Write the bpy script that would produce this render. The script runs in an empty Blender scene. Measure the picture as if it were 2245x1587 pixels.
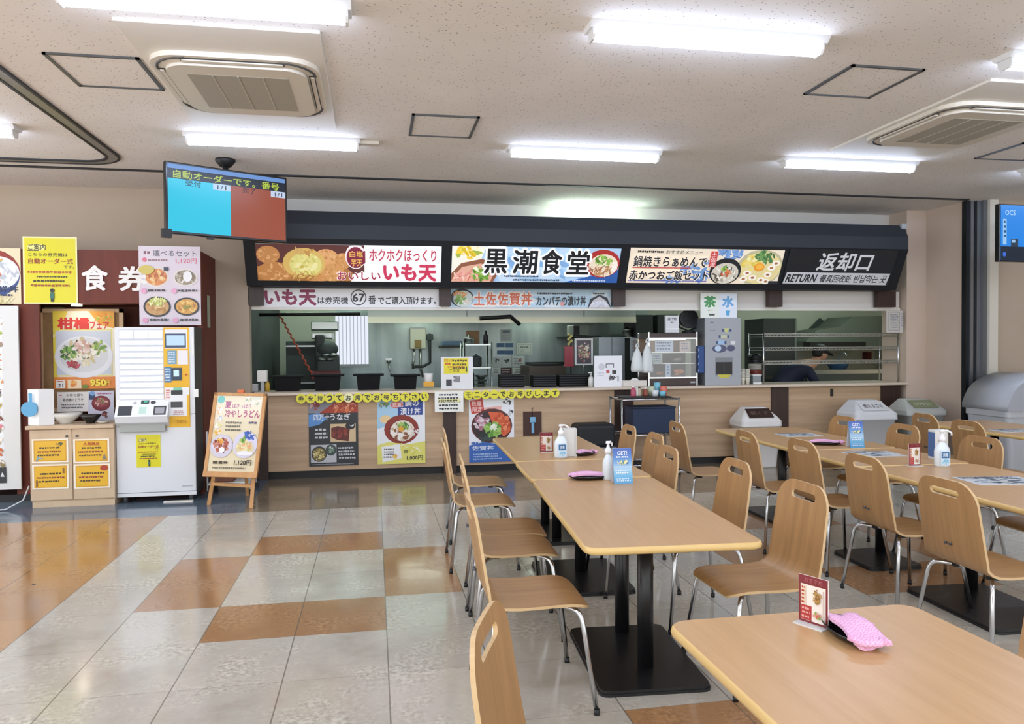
import bpy, bmesh, math, random
from mathutils import Vector, Matrix
random.seed(7)
S = bpy.context.scene
COL = S.collection
# ------------------------------------------------------------------ camera
W_, H_ = 2245, 1587
YAW, PITCH, ROLL, FPX, CH = 0.17969, 0.019145, -0.007025, 1661.6, 1.5
def cam_basis():
    cy, sy, cp, sp = math.cos(YAW), math.sin(YAW), math.cos(PITCH), math.sin(PITCH)
    f = Vector((sy*cp, cy*cp, -sp)); r0 = Vector((cy, -sy, 0)); u0 = r0.cross(f)
    c, s = math.cos(ROLL), math.sin(ROLL)
    return r0*c+u0*s, -r0*s+u0*c, f
CR, CU, CF = cam_basis()
cam = bpy.data.cameras.new('camera')
cam.sensor_fit = 'HORIZONTAL'; cam.sensor_width = 36; cam.lens = 36*FPX/W_
cam.clip_start = .05; cam.clip_end = 100
co = bpy.data.objects.new('camera', cam); COL.objects.link(co)
co.matrix_world = Matrix(((CR.x, CU.x, -CF.x, 0), (CR.y, CU.y, -CF.y, 0), (CR.z, CU.z, -CF.z, CH), (0, 0, 0, 1)))
S.camera = co
# ------------------------------------------------------------------ world, exposure
w = bpy.data.worlds.new('world'); S.world = w; w.use_nodes = True
w.node_tree.nodes['Background'].inputs[0].default_value = (.98, .99, 1, 1)
w.node_tree.nodes['Background'].inputs[1].default_value = 2.3
S.view_settings.view_transform = 'Standard'; S.view_settings.look = 'None'
S.view_settings.exposure = 0.15; S.view_settings.gamma = 1; S.view_settings.use_curve_mapping = False
LED_STRENGTH = 28.0
KITCHEN_STRENGTH = 21.0
# ------------------------------------------------------------------ helpers
def ray(x, y): return CF + CR*((x-W_/2)/FPX) - CU*((y-H_/2)/FPX)
def at(x, y, Y): r = ray(x, y); return Vector((0, 0, CH)) + r*(Y/r.y)
def onz(x, y, z=0.): r = ray(x, y); return Vector((0, 0, CH)) + r*((z-CH)/r.z)
def rect(x0, y0, x1, y1, Y):
    ps = [at(x0, y0, Y), at(x1, y0, Y), at(x1, y1, Y), at(x0, y1, Y)]
    return (ps[0].x+ps[3].x)/2, (ps[1].x+ps[2].x)/2, (ps[2].z+ps[3].z)/2, (ps[0].z+ps[1].z)/2   # X0 X1 Z0 Z1
def lin(c):
    return c/12.92 if c <= .04045 else ((c+.055)/1.055)**2.4
def hexc(h):
    h = h.lstrip('#'); return tuple(lin(int(h[i:i+2], 16)/255) for i in (0, 2, 4))+(1,)
MATS = {}
def mat(h, rough=.5, metal=0, emit=0, spec=.5, name=None, alpha=None, trans=0):
    k = (h, rough, metal, emit, spec, trans)
    if k in MATS: return MATS[k]
    m = bpy.data.materials.new(name or 'paint_'+h.lstrip('#')); m.use_nodes = True
    b = m.node_tree.nodes['Principled BSDF']; c = hexc(h)
    b.inputs['Base Color'].default_value = c; b.inputs['Roughness'].default_value = rough
    b.inputs['Metallic'].default_value = metal; b.inputs['Specular IOR Level'].default_value = spec
    if trans: b.inputs['Transmission Weight'].default_value = trans
    if emit:
        b.inputs['Emission Color'].default_value = c; b.inputs['Emission Strength'].default_value = emit
    MATS[k] = m; return m
def glow(h, s=1.0):
    k = ('glow', h, s)
    if k not in MATS:
        m = bpy.data.materials.new('screen_'+h.lstrip('#')); m.use_nodes = True; b = m.node_tree.nodes['Principled BSDF']
        b.inputs['Base Color'].default_value = (.01, .01, .012, 1); b.inputs['Roughness'].default_value = .3; b.inputs['Specular IOR Level'].default_value = .25; b.inputs['Emission Color'].default_value = hexc(h); b.inputs['Emission Strength'].default_value = s; MATS[k] = m
    return MATS[k]
def nodes(name):
    m = bpy.data.materials.new(name); m.use_nodes = True
    t = m.node_tree; return m, t, t.nodes['Principled BSDF']
def nd(t, kind, **kw):
    n = t.nodes.new(kind)
    for k, v in kw.items():
        if k in n.inputs.keys() if hasattr(n.inputs, 'keys') else False: n.inputs[k].default_value = v
        else: setattr(n, k, v)
    return n
def ramp(t, stops):
    r = t.nodes.new('ShaderNodeValToRGB'); e = r.color_ramp.elements
    while len(e) < len(stops): e.new(.5)
    for i, (p, c) in enumerate(stops): e[i].position = p; e[i].color = c if not isinstance(c, str) else hexc(c)
    return r
def wood(name, dark, light, axis='y', scale=1., rough=.35, contrast=1., vary=.0, cross=30):
    m, t, b = nodes(name)
    tc = nd(t, 'ShaderNodeTexCoord'); mp = nd(t, 'ShaderNodeMapping')
    s = {'y': (1.2, cross, 1.2), 'x': (1.2, cross, cross), 'z': (cross, cross, 1.2), 'X': (.8, cross*.6, cross*.9)}[axis]
    if axis == 'x': s = (1.2, cross, cross)
    mp.inputs['Scale'].default_value = tuple(v*scale for v in s)
    oi = nd(t, 'ShaderNodeObjectInfo'); ad = nd(t, 'ShaderNodeVectorMath', operation='ADD')
    t.links.new(tc.outputs['Object'], ad.inputs[0])
    mu = nd(t, 'ShaderNodeMath', operation='MULTIPLY'); mu.inputs[1].default_value = 7.3
    t.links.new(oi.outputs['Random'], mu.inputs[0]); t.links.new(mu.outputs[0], ad.inputs[1])
    t.links.new(ad.outputs[0], mp.inputs['Vector'])
    n = nd(t, 'ShaderNodeTexNoise'); n.inputs['Scale'].default_value = 1.6; n.inputs['Detail'].default_value = 5; n.inputs['Roughness'].default_value = .6
    t.links.new(mp.outputs[0], n.inputs['Vector'])
    r = ramp(t, [(.5-.22/contrast, dark), (.5+.22/contrast, light)])
    t.links.new(n.outputs['Fac'], r.inputs[0]); t.links.new(r.outputs[0], b.inputs['Base Color'])
    b.inputs['Roughness'].default_value = rough
    return m
class MB:
    """collects shapes in a bmesh; every face carries a material slot"""
    def __init__(s): s.bm = bmesh.new(); s.m = 0; s.M = Matrix()
    def _fin(s, vs, fs, sm=False):
        for f in fs: f.material_index = s.m; f.smooth = sm
        for v in vs: v.co = s.M @ v.co
    def box(s, x0, y0, z0, x1, y1, z1, bev=0, seg=2):
        r = bmesh.ops.create_cube(s.bm, size=1, matrix=Matrix.Translation(((x0+x1)/2, (y0+y1)/2, (z0+z1)/2)) @ Matrix.Diagonal((abs(x1-x0), abs(y1-y0), abs(z1-z0), 1)))
        vs = r['verts']; fs = list({f for v in vs for f in v.link_faces})
        if bev:
            es = list({e for v in vs for e in v.link_edges})
            rr = bmesh.ops.bevel(s.bm, geom=es, offset=bev, segments=seg, profile=.5, affect='EDGES')
            vs = list({v for f in rr['faces'] for v in f.verts} | {v for v in vs if v.is_valid})
            fs = list({f for v in vs for f in v.link_faces})
        s._fin(vs, fs, False); return s
    def prism(s, pts, axis, a, b, sm=False):
        """polygon in the plane across `axis`, swept from a to b"""
        def mk(p, d): return {'x': (d, p[0], p[1]), 'y': (p[0], d, p[1]), 'z': (p[0], p[1], d)}[axis]
        A = [s.bm.verts.new(mk(p, a)) for p in pts]; B = [s.bm.verts.new(mk(p, b)) for p in pts]
        fs = [s.bm.faces.new(A), s.bm.faces.new(B[::-1])]; n = len(pts)
        side = [s.bm.faces.new((A[i], B[i], B[(i+1) % n], A[(i+1) % n])) for i in range(n)]
        s._fin(A+B, fs, False)
        for f in side: f.material_index = s.m; f.smooth = sm
        bmesh.ops.recalc_face_normals(s.bm, faces=fs+side); return s
    def lathe(s, prof, c=(0, 0, 0), n=20, axis='z', sm=True, sx=1, sy=1):
        rings = []
        for r, h in prof:
            ring = []
            for i in range(n):
                a = 2*math.pi*i/n; p = (r*math.cos(a)*sx, r*math.sin(a)*sy, h)
                if axis == 'x': p = (p[2], p[0], p[1])
                if axis == 'y': p = (p[0], p[2], p[1])
                ring.append(s.bm.verts.new((p[0]+c[0], p[1]+c[1], p[2]+c[2])))
            rings.append(ring)
        fs = []
        for A, B in zip(rings, rings[1:]):
            for i in range(n): fs.append(s.bm.faces.new((A[i], A[(i+1) % n], B[(i+1) % n], B[i])))
        caps = [s.bm.faces.new(rings[0][::-1]), s.bm.faces.new(rings[-1])]
        s._fin([v for r in rings for v in r], fs, sm); s._fin([], caps, False)
        bmesh.ops.recalc_face_normals(s.bm, faces=fs+caps); return s
    def cyl(s, c, r, h, n=20, axis='z'): return s.lathe([(r, 0), (r, h)], c, n, axis)
    def tube(s, pts, r, n=8, sm=True):
        pts = [Vector(p) for p in pts]; rings = []; up = Vector((0, 0, 1)); prev = None
        for i, p in enumerate(pts):
            d = (pts[min(i+1, len(pts)-1)]-pts[max(i-1, 0)]).normalized()
            if prev is None:
                a = d.cross(up)
                if a.length < .05: a = d.cross(Vector((1, 0, 0)))
                a.normalize()
            else: a = (prev-d*prev.dot(d)).normalized()
            prev = a; b = d.cross(a); rr = r[i] if isinstance(r, (list, tuple)) else r
            rings.append([s.bm.verts.new(p+(a*math.cos(2*math.pi*k/n)+b*math.sin(2*math.pi*k/n))*rr) for k in range(n)])
        fs = []
        for A, B in zip(rings, rings[1:]):
            for k in range(n): fs.append(s.bm.faces.new((A[k], A[(k+1) % n], B[(k+1) % n], B[k])))
        caps = [s.bm.faces.new(rings[0][::-1]), s.bm.faces.new(rings[-1])]
        s._fin([v for q in rings for v in q], fs, sm); s._fin([], caps)
        bmesh.ops.recalc_face_normals(s.bm, faces=fs+caps); return s
    def ball(s, c, r, sc=(1, 1, 1), seg=16):
        rr = bmesh.ops.create_uvsphere(s.bm, u_segments=seg, v_segments=seg//2+2, radius=r, matrix=Matrix.Translation(c) @ Matrix.Diagonal((*sc, 1)))
        s._fin(rr['verts'], list({f for v in rr['verts'] for f in v.link_faces}), True); return s
    def quad(s, *ps):
        vs = [s.bm.verts.new(p) for p in ps]; f = s.bm.faces.new(vs); s._fin(vs, [f]); return s
def put(name, mb, mats, parent=None, label=None, loc=None, rz=None):
    me = bpy.data.meshes.new(name); mb.bm.to_mesh(me); mb.bm.free()
    for m in (mats if isinstance(mats, (list, tuple)) else [mats]): me.materials.append(m)
    o = bpy.data.objects.new(name, me); COL.objects.link(o)
    if parent: o.parent = parent
    if label: o['label'] = label
    if loc: o.location = loc
    if rz is not None: o.rotation_euler = (0, 0, rz)
    return o
def tag(o, label, cat, group=None, kind=None):
    o['label'] = label; o['category'] = cat
    if group: o['group'] = group
    if kind: o['kind'] = kind
    return o
def thing(name, label, cat, loc=(0, 0, 0), rz=0, group=None, rot=None):
    o = bpy.data.objects.new(name, None); COL.objects.link(o)
    o.empty_display_size = .1; o.location = loc; o.rotation_euler = rot or (0, 0, rz)
    return tag(o, label, cat, group)
def struct(name, mb, mats, label=None, cat=None):
    o = put(name, mb, mats); o['kind'] = 'structure'
    if label: o['label'] = label
    if cat: o['category'] = cat
    return o
def dup(root, loc, rz, label, group=None):
    r = root.copy(); COL.objects.link(r); r.location = loc; r.rotation_euler = (0, 0, rz); r['label'] = label
    if group: r['group'] = group
    for ch in list(root.children):
        c = ch.copy(); COL.objects.link(c); c.parent = r
        for g in ch.children:
            d = g.copy(); COL.objects.link(d); d.parent = c
    return r
def rrect(x0, y0, x1, y1, r, n=5):
    out = []
    for cx, cy, a0 in ((x1-r, y1-r, 0), (x0+r, y1-r, 90), (x0+r, y0+r, 180), (x1-r, y0+r, 270)):
        for i in range(n+1):
            a = math.radians(a0+90*i/n); out.append((cx+r*math.cos(a), cy+r*math.sin(a)))
    return out
# ---- flat printed artwork: shapes and lettering laid on a sheet (local x right, z up, facing -y)
TXT = {}
def text_geo(s):
    k = s
    if k not in TXT:
        cu = bpy.data.curves.new('lettering', 'FONT'); cu.body = s; cu.resolution_u = 2
        ob = bpy.data.objects.new('lettering', cu); me = ob.to_mesh()
        V = [(v.co.x, v.co.y) for v in me.vertices]; F = [tuple(p.vertices) for p in me.polygons]
        ob.to_mesh_clear(); bpy.data.objects.remove(ob); bpy.data.curves.remove(cu)
        if not V: V = [(0, 0), (1, 0), (1, 1)]; F = []
        xs = [v[0] for v in V]; ys = [v[1] for v in V]
        TXT[k] = (V, F, min(xs), max(xs), min(ys), max(ys))
    return TXT[k]
class Art:
    def __init__(s, box, w, h, thick=.003, base='#ffffff', rough=.45, emit=0):
        s.b = box; s.w = w; s.h = h; s.bm = bmesh.new(); s.mats = []; s.d = 0; s.rough = rough; s.emit = emit; s.th = thick
        s.slot(base); q = bmesh.ops.create_cube(s.bm, size=1, matrix=Matrix.Translation((w/2, thick/2, h/2)) @ Matrix.Diagonal((w, thick, h, 1)))
    def slot(s, c):
        m = (glow(c, .9) if s.emit == 'screen' else mat(c, s.rough, emit=s.emit)) if isinstance(c, str) else c
        if m not in s.mats: s.mats.append(m)
        return s.mats.index(m)
    def P(s, x, y): b = s.b; return ((x-b[0])/(b[2]-b[0])*s.w, -s.d, (b[3]-y)/(b[3]-b[1])*s.h)
    def poly(s, pts, c, step=.0001):
        s.d += step; i = s.slot(c); b = s.b; lx, hx, ly, hy = min(b[0], b[2]), max(b[0], b[2]), min(b[1], b[3]), max(b[1], b[3])
        cl = []
        for x, y in pts:
            q = (min(max(x, lx), hx), min(max(y, ly), hy))
            if not cl or abs(q[0]-cl[-1][0])+abs(q[1]-cl[-1][1]) > 1e-6: cl.append(q)
        if len(cl) > 1 and abs(cl[0][0]-cl[-1][0])+abs(cl[0][1]-cl[-1][1]) < 1e-6: cl.pop()
        if len(cl) < 3: return s
        pts = cl
        try: f = s.bm.faces.new([s.bm.verts.new(s.P(*p)) for p in pts])
        except ValueError: return s
        f.material_index = i; f.normal_update()
        if f.normal.y > 0: f.normal_flip()
        return s
    def rect(s, x0, y0, x1, y1, c): return s.poly([(x0, y0), (x1, y0), (x1, y1), (x0, y1)], c)
    def frame(s, x0, y0, x1, y1, t, c):
        s.rect(x0, y0, x1, y0+t, c); s.rect(x0, y1-t, x1, y1, c); s.rect(x0, y0, x0+t, y1, c); return s.rect(x1-t, y0, x1, y1, c)
    def ell(s, cx, cy, rx, ry, c, n=18, rot=0, step=.0001):
        ca, sa = math.cos(rot), math.sin(rot); p = []
        for i in range(n):
            a = 2*math.pi*i/n; u, v = rx*math.cos(a), ry*math.sin(a); p.append((cx+u*ca-v*sa, cy+u*sa+v*ca))
        return s.poly(p, c, step)
    def ring(s, cx, cy, rx, ry, t, c, bg): s.ell(cx, cy, rx, ry, c, 28); return s.ell(cx, cy, rx-t, ry-t, bg, 28)
    def blobs(s, cx, cy, rx, ry, cols, n=40, size=.16, seed=1):
        rd = random.Random(seed)
        for _ in range(n):
            a = rd.random()*6.283; r = math.sqrt(rd.random()); k = size*(.5+rd.random())
            s.ell(cx+rx*r*math.cos(a)*(1-k*.5), cy+ry*r*math.sin(a)*(1-k*.5), rx*k, ry*k*(.4+.5*rd.random()), rd.choice(cols), 7, rd.random()*3, .00004)
        return s
    def text(s, t, x0, y0, x1, y1, c, bold=.01, slant=0):
        V, F, a, b, e, f = text_geo(t); s.d += .0002; i = s.slot(c); q = bold*.7
        shifts = [(0, 0)] if bold < .008 else [(0, 0)]+[(q*cx, q*cy) for cx, cy in ((1, 1), (-1, 1), (1, -1), (-1, -1))]
        if bold > .04: shifts += [(q*cx, q*cy) for cx, cy in ((1.4, 0), (-1.4, 0), (0, 1.4), (0, -1.4))]
        for (ox, oy) in shifts:
            s.d += .000012; vs = []
            for (x, y) in V:
                u = (x+ox-a)/max(b-a, 1e-6); v = (y+oy-e)/max(f-e, 1e-6)
                vs.append(s.bm.verts.new(s.P(x0+(x1-x0)*u+slant*(v-.5), y1-(y1-y0)*v)))
            for q_ in F:
                try: fc = s.bm.faces.new([vs[k] for k in q_])
                except ValueError: continue
                fc.material_index = i; fc.normal_update()
                if fc.normal.y > 0: fc.normal_flip()
        return s
    def lines(s, x0, y0, x1, y1, n, c, seed=3, fill=.55):
        """rows of print too small to read in the photograph"""
        rd = random.Random(seed); lh = (y1-y0)/n
        for k in range(n):
            x = x0+rd.random()*(x1-x0)*.06; y = y0+lh*k; xe = x1-rd.random()*(x1-x0)*.15
            while x < xe:
                ww = lh*fill*(.5+.6*rd.random()); s.rect(x, y+lh*(.15+.1*rd.random()), min(x+ww, xe), y+lh*(.62+.15*rd.random()), c); x += ww*1.35
        return s
    def done(s, name, parent=None, loc=None, rz=None, label=None, rot=None):
        me = bpy.data.meshes.new(name); s.bm.to_mesh(me); s.bm.free()
        for m in s.mats: me.materials.append(m)
        o = bpy.data.objects.new(name, me); COL.objects.link(o)
        if parent: o.parent = parent
        if loc is not None: o.location = loc
        if rot is not None: o.rotation_euler = rot
        elif rz is not None: o.rotation_euler = (0, 0, rz)
        if label: o['label'] = label
        return o
def sheet(name, label, cat, px, Y, draw, base='#f4f4f0', thick=.004, rough=.4, emit=0, group=None, kind=None):
    """a flat print standing upright in the plane Y, at the place where the photograph shows it"""
    X0, X1, Z0, Z1 = rect(*px, Y)
    a = Art(px, X1-X0, Z1-Z0, thick, base, rough, emit); draw(a)
    o = a.done(name, loc=(X0, Y-thick, Z0)); return tag(o, label, cat, group)
# ------------------------------------------------------------------ materials of the room
ZC = 3.28
def speck_plaster(name, c1, c2, speck=None, scale=2.0, rough=.85):
    m, t, b = nodes(name); tc = nd(t, 'ShaderNodeTexCoord')
    n = nd(t, 'ShaderNodeTexNoise'); n.inputs['Scale'].default_value = scale; n.inputs['Detail'].default_value = 3
    t.links.new(tc.outputs['Object'], n.inputs['Vector']); r = ramp(t, [(.3, c1), (.7, c2)]); t.links.new(n.outputs['Fac'], r.inputs[0])
    out = r.outputs[0]
    if speck:
        mp = nd(t, 'ShaderNodeMapping'); mp.inputs['Scale'].default_value = (34, 46, 45); t.links.new(tc.outputs['Object'], mp.inputs['Vector'])
        v = nd(t, 'ShaderNodeTexVoronoi'); v.inputs['Scale'].default_value = 1.0; v.inputs['Randomness'].default_value = 1
        t.links.new(mp.outputs[0], v.inputs['Vector'])
        n2 = nd(t, 'ShaderNodeTexNoise'); n2.inputs['Scale'].default_value = 30; t.links.new(tc.outputs['Object'], n2.inputs['Vector'])
        th = nd(t, 'ShaderNodeMath', operation='MULTIPLY'); th.inputs[1].default_value = .3; t.links.new(n2.outputs['Fac'], th.inputs[0])
        lt = nd(t, 'ShaderNodeMath', operation='LESS_THAN'); t.links.new(v.outputs['Distance'], lt.inputs[0]); t.links.new(th.outputs[0], lt.inputs[1])
        mx = nd(t, 'ShaderNodeMix', data_type='RGBA'); t.links.new(lt.outputs[0], mx.inputs[0])
        t.links.new(out, mx.inputs[6]); mx.inputs[7].default_value = hexc(speck); out = mx.outputs[2]
    t.links.new(out, b.inputs['Base Color']); b.inputs['Roughness'].default_value = rough; return m
M_ceil = speck_plaster('ceiling_board', '#e6e1db', '#ede8e2', '#988e83')
M_wall = speck_plaster('beige_wallpaper', '#b5a490', '#bcac98', None, 1.2)
M_wallpale = speck_plaster('pale_wall', '#d8d4cc', '#dedad2', None, 1.5)
M_pillar = speck_plaster('pillar_beige', '#cdb9a6', '#d3c1af', None, 1.5)
M_black = mat('#17181a', .5); M_blackgloss = mat('#101113', .25); M_chrome = mat('#c9cbce', .18, 1); M_steel = mat('#b5bbb8', .32, 1)
M_white = mat('#e9e9e6', .4); M_offwhite = mat('#dcd7cd', .5); M_grey = mat('#a9adb2', .45); M_dkgrey = mat('#4b4e52', .5)
M_brown = wood('brown_board', '#5c2213', '#6f2f1b', 'z', .7, .6, 1, cross=10); M_dkbrown = wood('dark_brown_post', '#2f1e18', '#3f2a22', 'z', .7, .45)
M_counter = wood('counter_front_wood', '#ae9274', '#ccae8c', 'X', .5, .4, 1.1, cross=22)
M_top = mat('#d9c8b4', .4); M_awn = mat('#30353c', .6, spec=.3); M_awn2 = mat('#1d1f23', .55, spec=.3)
# floor: tiles .473 x .552 m, orange pinwheels of two-tile bars, wear and speckle
def floor_mat():
    m, t, b = nodes('polished_floor_tiles'); L = t.links
    tc = nd(t, 'ShaderNodeTexCoord'); sx = nd(t, 'ShaderNodeSeparateXYZ'); L.new(tc.outputs['Object'], sx.inputs[0])
    def M(op, a, bb=None, c=None):
        n = nd(t, 'ShaderNodeMath', operation=op)
        for i, v in enumerate((a, bb, c)):
            if v is None: continue
            if isinstance(v, (int, float)): n.inputs[i].default_value = v
            else: L.new(v, n.inputs[i])
        return n.outputs[0]
    X, Y = sx.outputs[0], sx.outputs[1]
    TX, TY, OX, OY = .4745, .552, .05, .76     # one joint runs at x = .05, rows joint at y = 4.05 + k*.552 (OY+6*TY=4.07)
    u = M('DIVIDE', M('SUBTRACT', X, OX), TX); v = M('DIVIDE', M('SUBTRACT', Y, OY), TY)
    iu, iv = M('FLOOR', u), M('FLOOR', v); fu, fv = M('FRACT', u), M('FRACT', v)
    # pinwheel cells: rows counted from the lower bar (y 4.07..4.62 is iv=6), columns from x=.05 (iu=0); cell period 8 x 12, two wheels
    def wheel(a, bq):
        pu = M('FLOORED_MODULO', M('SUBTRACT', iu, a), 8); pv = M('FLOORED_MODULO', M('SUBTRACT', iv, bq), 12)
        def box(u0, u1, v0, v1):
            r = M('MULTIPLY', M('GREATER_THAN', pu, u0-.5), M('LESS_THAN', pu, u1+.5))
            return M('MULTIPLY', r, M('MULTIPLY', M('GREATER_THAN', pv, v0-.5), M('LESS_THAN', pv, v1+.5)))
        o = box(1, 2, 0, 0)
        for q in (box(1, 2, 3, 3), box(0, 0, 1, 2), box(3, 3, 1, 2)): o = M('MAXIMUM', o, q)
        return o
    org = M('MAXIMUM', wheel(-3, 6), wheel(1, 0))
    org = M('MULTIPLY', org, M('LESS_THAN', Y, 7.25)); org = M('MULTIPLY', org, M('GREATER_THAN', X, -1.85))
    band = M('MULTIPLY', M('LESS_THAN', X, OX-4*TX), M('LESS_THAN', Y, 7.27))
    org = M('MAXIMUM', org, band)
    blue = M('MULTIPLY', M('LESS_THAN', X, -1.2), M('GREATER_THAN', Y, 7.27))
    tan = M('MULTIPLY', M('GREATER_THAN', X, -1.2), M('GREATER_THAN', Y, 7.27))
    wn = nd(t, 'ShaderNodeTexWhiteNoise', noise_dimensions='2D'); cb = nd(t, 'ShaderNodeCombineXYZ'); L.new(iu, cb.inputs[0]); L.new(iv, cb.inputs[1]); L.new(cb.outputs[0], wn.inputs['Vector'])
    n1 = nd(t, 'ShaderNodeTexNoise'); n1.inputs['Scale'].default_value = 2.2; n1.inputs['Detail'].default_value = 8; n1.inputs['Roughness'].default_value = .7; L.new(tc.outputs['Object'], n1.inputs['Vector'])
    n2 = nd(t, 'ShaderNodeTexNoise'); n2.inputs['Scale'].default_value = 38; n2.inputs['Detail'].default_value = 4; n2.inputs['Roughness'].default_value = .7; L.new(tc.outputs['Object'], n2.inputs['Vector'])
    base = ramp(t, [(.3, '#a9a295'), (.75, '#ccc8bb')]); L.new(n1.outputs['Fac'], base.inputs[0])
    oc = ramp(t, [(.3, '#98704c'), (.75, '#b0875f')]); L.new(n1.outputs['Fac'], oc.inputs[0])
    def mix(f, a, bb, mode='MIX'):
        n = nd(t, 'ShaderNodeMix', data_type='RGBA', blend_type=mode)
        if isinstance(f, (int, float)): n.inputs[0].default_value = f
        else: L.new(f, n.inputs[0])
        for i, q in ((6, a), (7, bb)):
            if isinstance(q, str): n.inputs[i].default_value = hexc(q)
            else: L.new(q, n.inputs[i])
        return n.outputs[2]
    c = mix(org, base.outputs[0], oc.outputs[0]); c = mix(M('MULTIPLY', band, .5), c, '#b08348'); c = mix(blue, c, '#5f6f7e'); c = mix(tan, c, '#857763')
    sp = ramp(t, [(.40, (.62, .60, .57, 1)), (.60, (1.16, 1.16, 1.16, 1))]); L.new(n2.outputs['Fac'], sp.inputs[0])
    wear = ramp(t, [(.47, (0, 0, 0, 1)), (.6, (1, 1, 1, 1))]); L.new(n1.outputs['Fac'], wear.inputs[0])
    c = mix(M('MULTIPLY', wear.outputs[0], .8), c, mix(1.0, c, sp.outputs[0], 'MULTIPLY'))
    tv = M('ADD', M('MULTIPLY', wn.outputs[0], .12), .94); cv = nd(t, 'ShaderNodeCombineXYZ')
    for i in range(3): L.new(tv, cv.inputs[i])
    c = mix(1.0, c, cv.outputs[0], 'MULTIPLY')
    gu = M('MINIMUM', fu, M('SUBTRACT', 1, fu)); gv = M('MINIMUM', fv, M('SUBTRACT', 1, fv))
    ju = M('LESS_THAN', gu, .0065); jv = M('MULTIPLY', M('LESS_THAN', gv, .004), .45)
    c = mix(M('MULTIPLY', M('MAXIMUM', ju, jv), .75), c, '#5f584e')
    L.new(c, b.inputs['Base Color'])
    rr = M('ADD', M('MULTIPLY', wear.outputs[0], M('MULTIPLY', n2.outputs['Fac'], .22)), .11); L.new(rr, b.inputs['Roughness'])
    b.inputs['Specular IOR Level'].default_value = .75
    bp = nd(t, 'ShaderNodeBump'); bp.inputs['Strength'].default_value = .03; bp.inputs['Distance'].default_value = .01; L.new(n2.outputs['Fac'], bp.inputs['Height']); L.new(bp.outputs[0], b.inputs['Normal'])
    return m
M_floor = floor_mat()
# ------------------------------------------------------------------ shell
XL, XR, YB = -6.2, 10.5, -3.2
struct('floor', MB().box(XL, YB, -.05, XR, 13, 0), M_floor, 'polished beige floor tiles with orange tile bars', 'floor')
struct('ceiling', MB().box(XL, YB, ZC, XR, 9.6, ZC+.08), M_ceil, 'speckled pale ceiling board', 'ceiling')
YW = 9.0                    # beige wall plane left of the counter
KX0, KX1, KYB, KZ = -2.0, 8.9, 12.5, 2.72
s_ = MB(); s_.box(XL, YW, 0, -1.39, YW+.14, ZC)
struct('wall_left', s_, M_wall, 'beige wall above the ticket corner', 'wall')
s_ = MB(); s_.box(-1.39, 9.35, 2.02, 6.98, 9.45, ZC); struct('wall_back', s_, M_wallpale, 'white wall strip above the food counter', 'wall')
s_ = MB(); s_.box(6.98, YW, 0, 7.27, 9.5, ZC); s_.box(7.27, 8.34, 0, 7.5, 9.5, ZC)
struct('wall_right', s_, M_pillar, 'beige pillar wall right of the counter', 'wall')
s_ = MB(); s_.box(7.6, 8.22, 0, XR, 8.36, ZC); struct('wall_far_right', s_, M_wall, 'beige wall behind the grey bins', 'wall')
s_ = MB(); s_.box(7.48, 8.16, 0, 7.60, 8.3, ZC); struct('trim_2', s_, mat('#d7d2c4', .5), 'pale upright beside the shutter rail', 'trim')
struct('wall_east_blocker', MB().box(XR, YB, 0, XR+.1, 8.4, ZC), M_wall, 'unseen beige side wall added to block light from the right', 'wall')  # unseen wall added to cut the ambient light from the right
# shutter slot in the ceiling and its guide rail
s_ = MB()
sl = [(-6.0, 7.98), (7.2, 8.17)]
dx, dy = sl[1][0]-sl[0][0], sl[1][1]-sl[0][1]
s_.prism([(sl[0][0], sl[0][1]), (sl[1][0], sl[1][1]), (sl[1][0], sl[1][1]+.05), (sl[0][0], sl[0][1]+.05)], 'z', ZC-.012, ZC)
struct('trim_3', s_, M_black, 'black shutter slot across the ceiling', 'trim')
s_ = MB(); s_.box(7.24, 8.27, 0, 7.29, 8.34, ZC); s_.m = 1; s_.box(7.29, 8.25, 0, 7.33, 8.34, ZC); s_.m = 0; s_.box(7.33, 8.29, 0, 7.37, 8.34, ZC); s_.m = 1; s_.box(7.37, 8.24, 0, 7.42, 8.34, ZC); s_.m = 2; s_.box(7.42, 8.20, 0, 7.48, 8.34, ZC)
struct('trim_4', s_, [mat('#2b2f33', .4, .6), mat('#8c9196', .35, .8), mat('#6d7072', .4, .5)], 'grey steel guide rail of the shutter', 'trim')
# curved shutter track at the left
s_ = MB(); path = [(-2.33, y, 0) for y in (2.5, 4, 5.5, 7.45)]
for k in range(1, 9):
    a = math.pi/2*k/8; path.append((-2.33-.33*(1-math.cos(a)), 7.45+.33*math.sin(a), 0))
path += [(-3.5, 7.78, 0), (-6, 7.74, 0)]
def ribbon(mb, path, off, wd, z0, z1):
    L, R = [], []
    for i, p in enumerate(path):
        q0 = Vector(path[max(i-1, 0)]); q1 = Vector(path[min(i+1, len(path)-1)]); d = (q1-q0).normalized(); n = Vector((-d.y, d.x, 0))
        L.append(Vector(p)+n*(off-wd/2)); R.append(Vector(p)+n*(off+wd/2))
    for i in range(len(path)-1):
        for z, fl in ((z0, 1),):
            mb.quad((L[i].x, L[i].y, z0), (L[i+1].x, L[i+1].y, z0), (R[i+1].x, R[i+1].y, z0), (R[i].x, R[i].y, z0))
            mb.quad((L[i].x, L[i].y, z0), (L[i+1].x, L[i+1].y, z0), (L[i+1].x, L[i+1].y, z1), (L[i].x, L[i].y, z1))
            mb.quad((R[i].x, R[i].y, z0), (R[i+1].x, R[i+1].y, z0), (R[i+1].x, R[i+1].y, z1), (R[i].x, R[i].y, z1))
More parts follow.
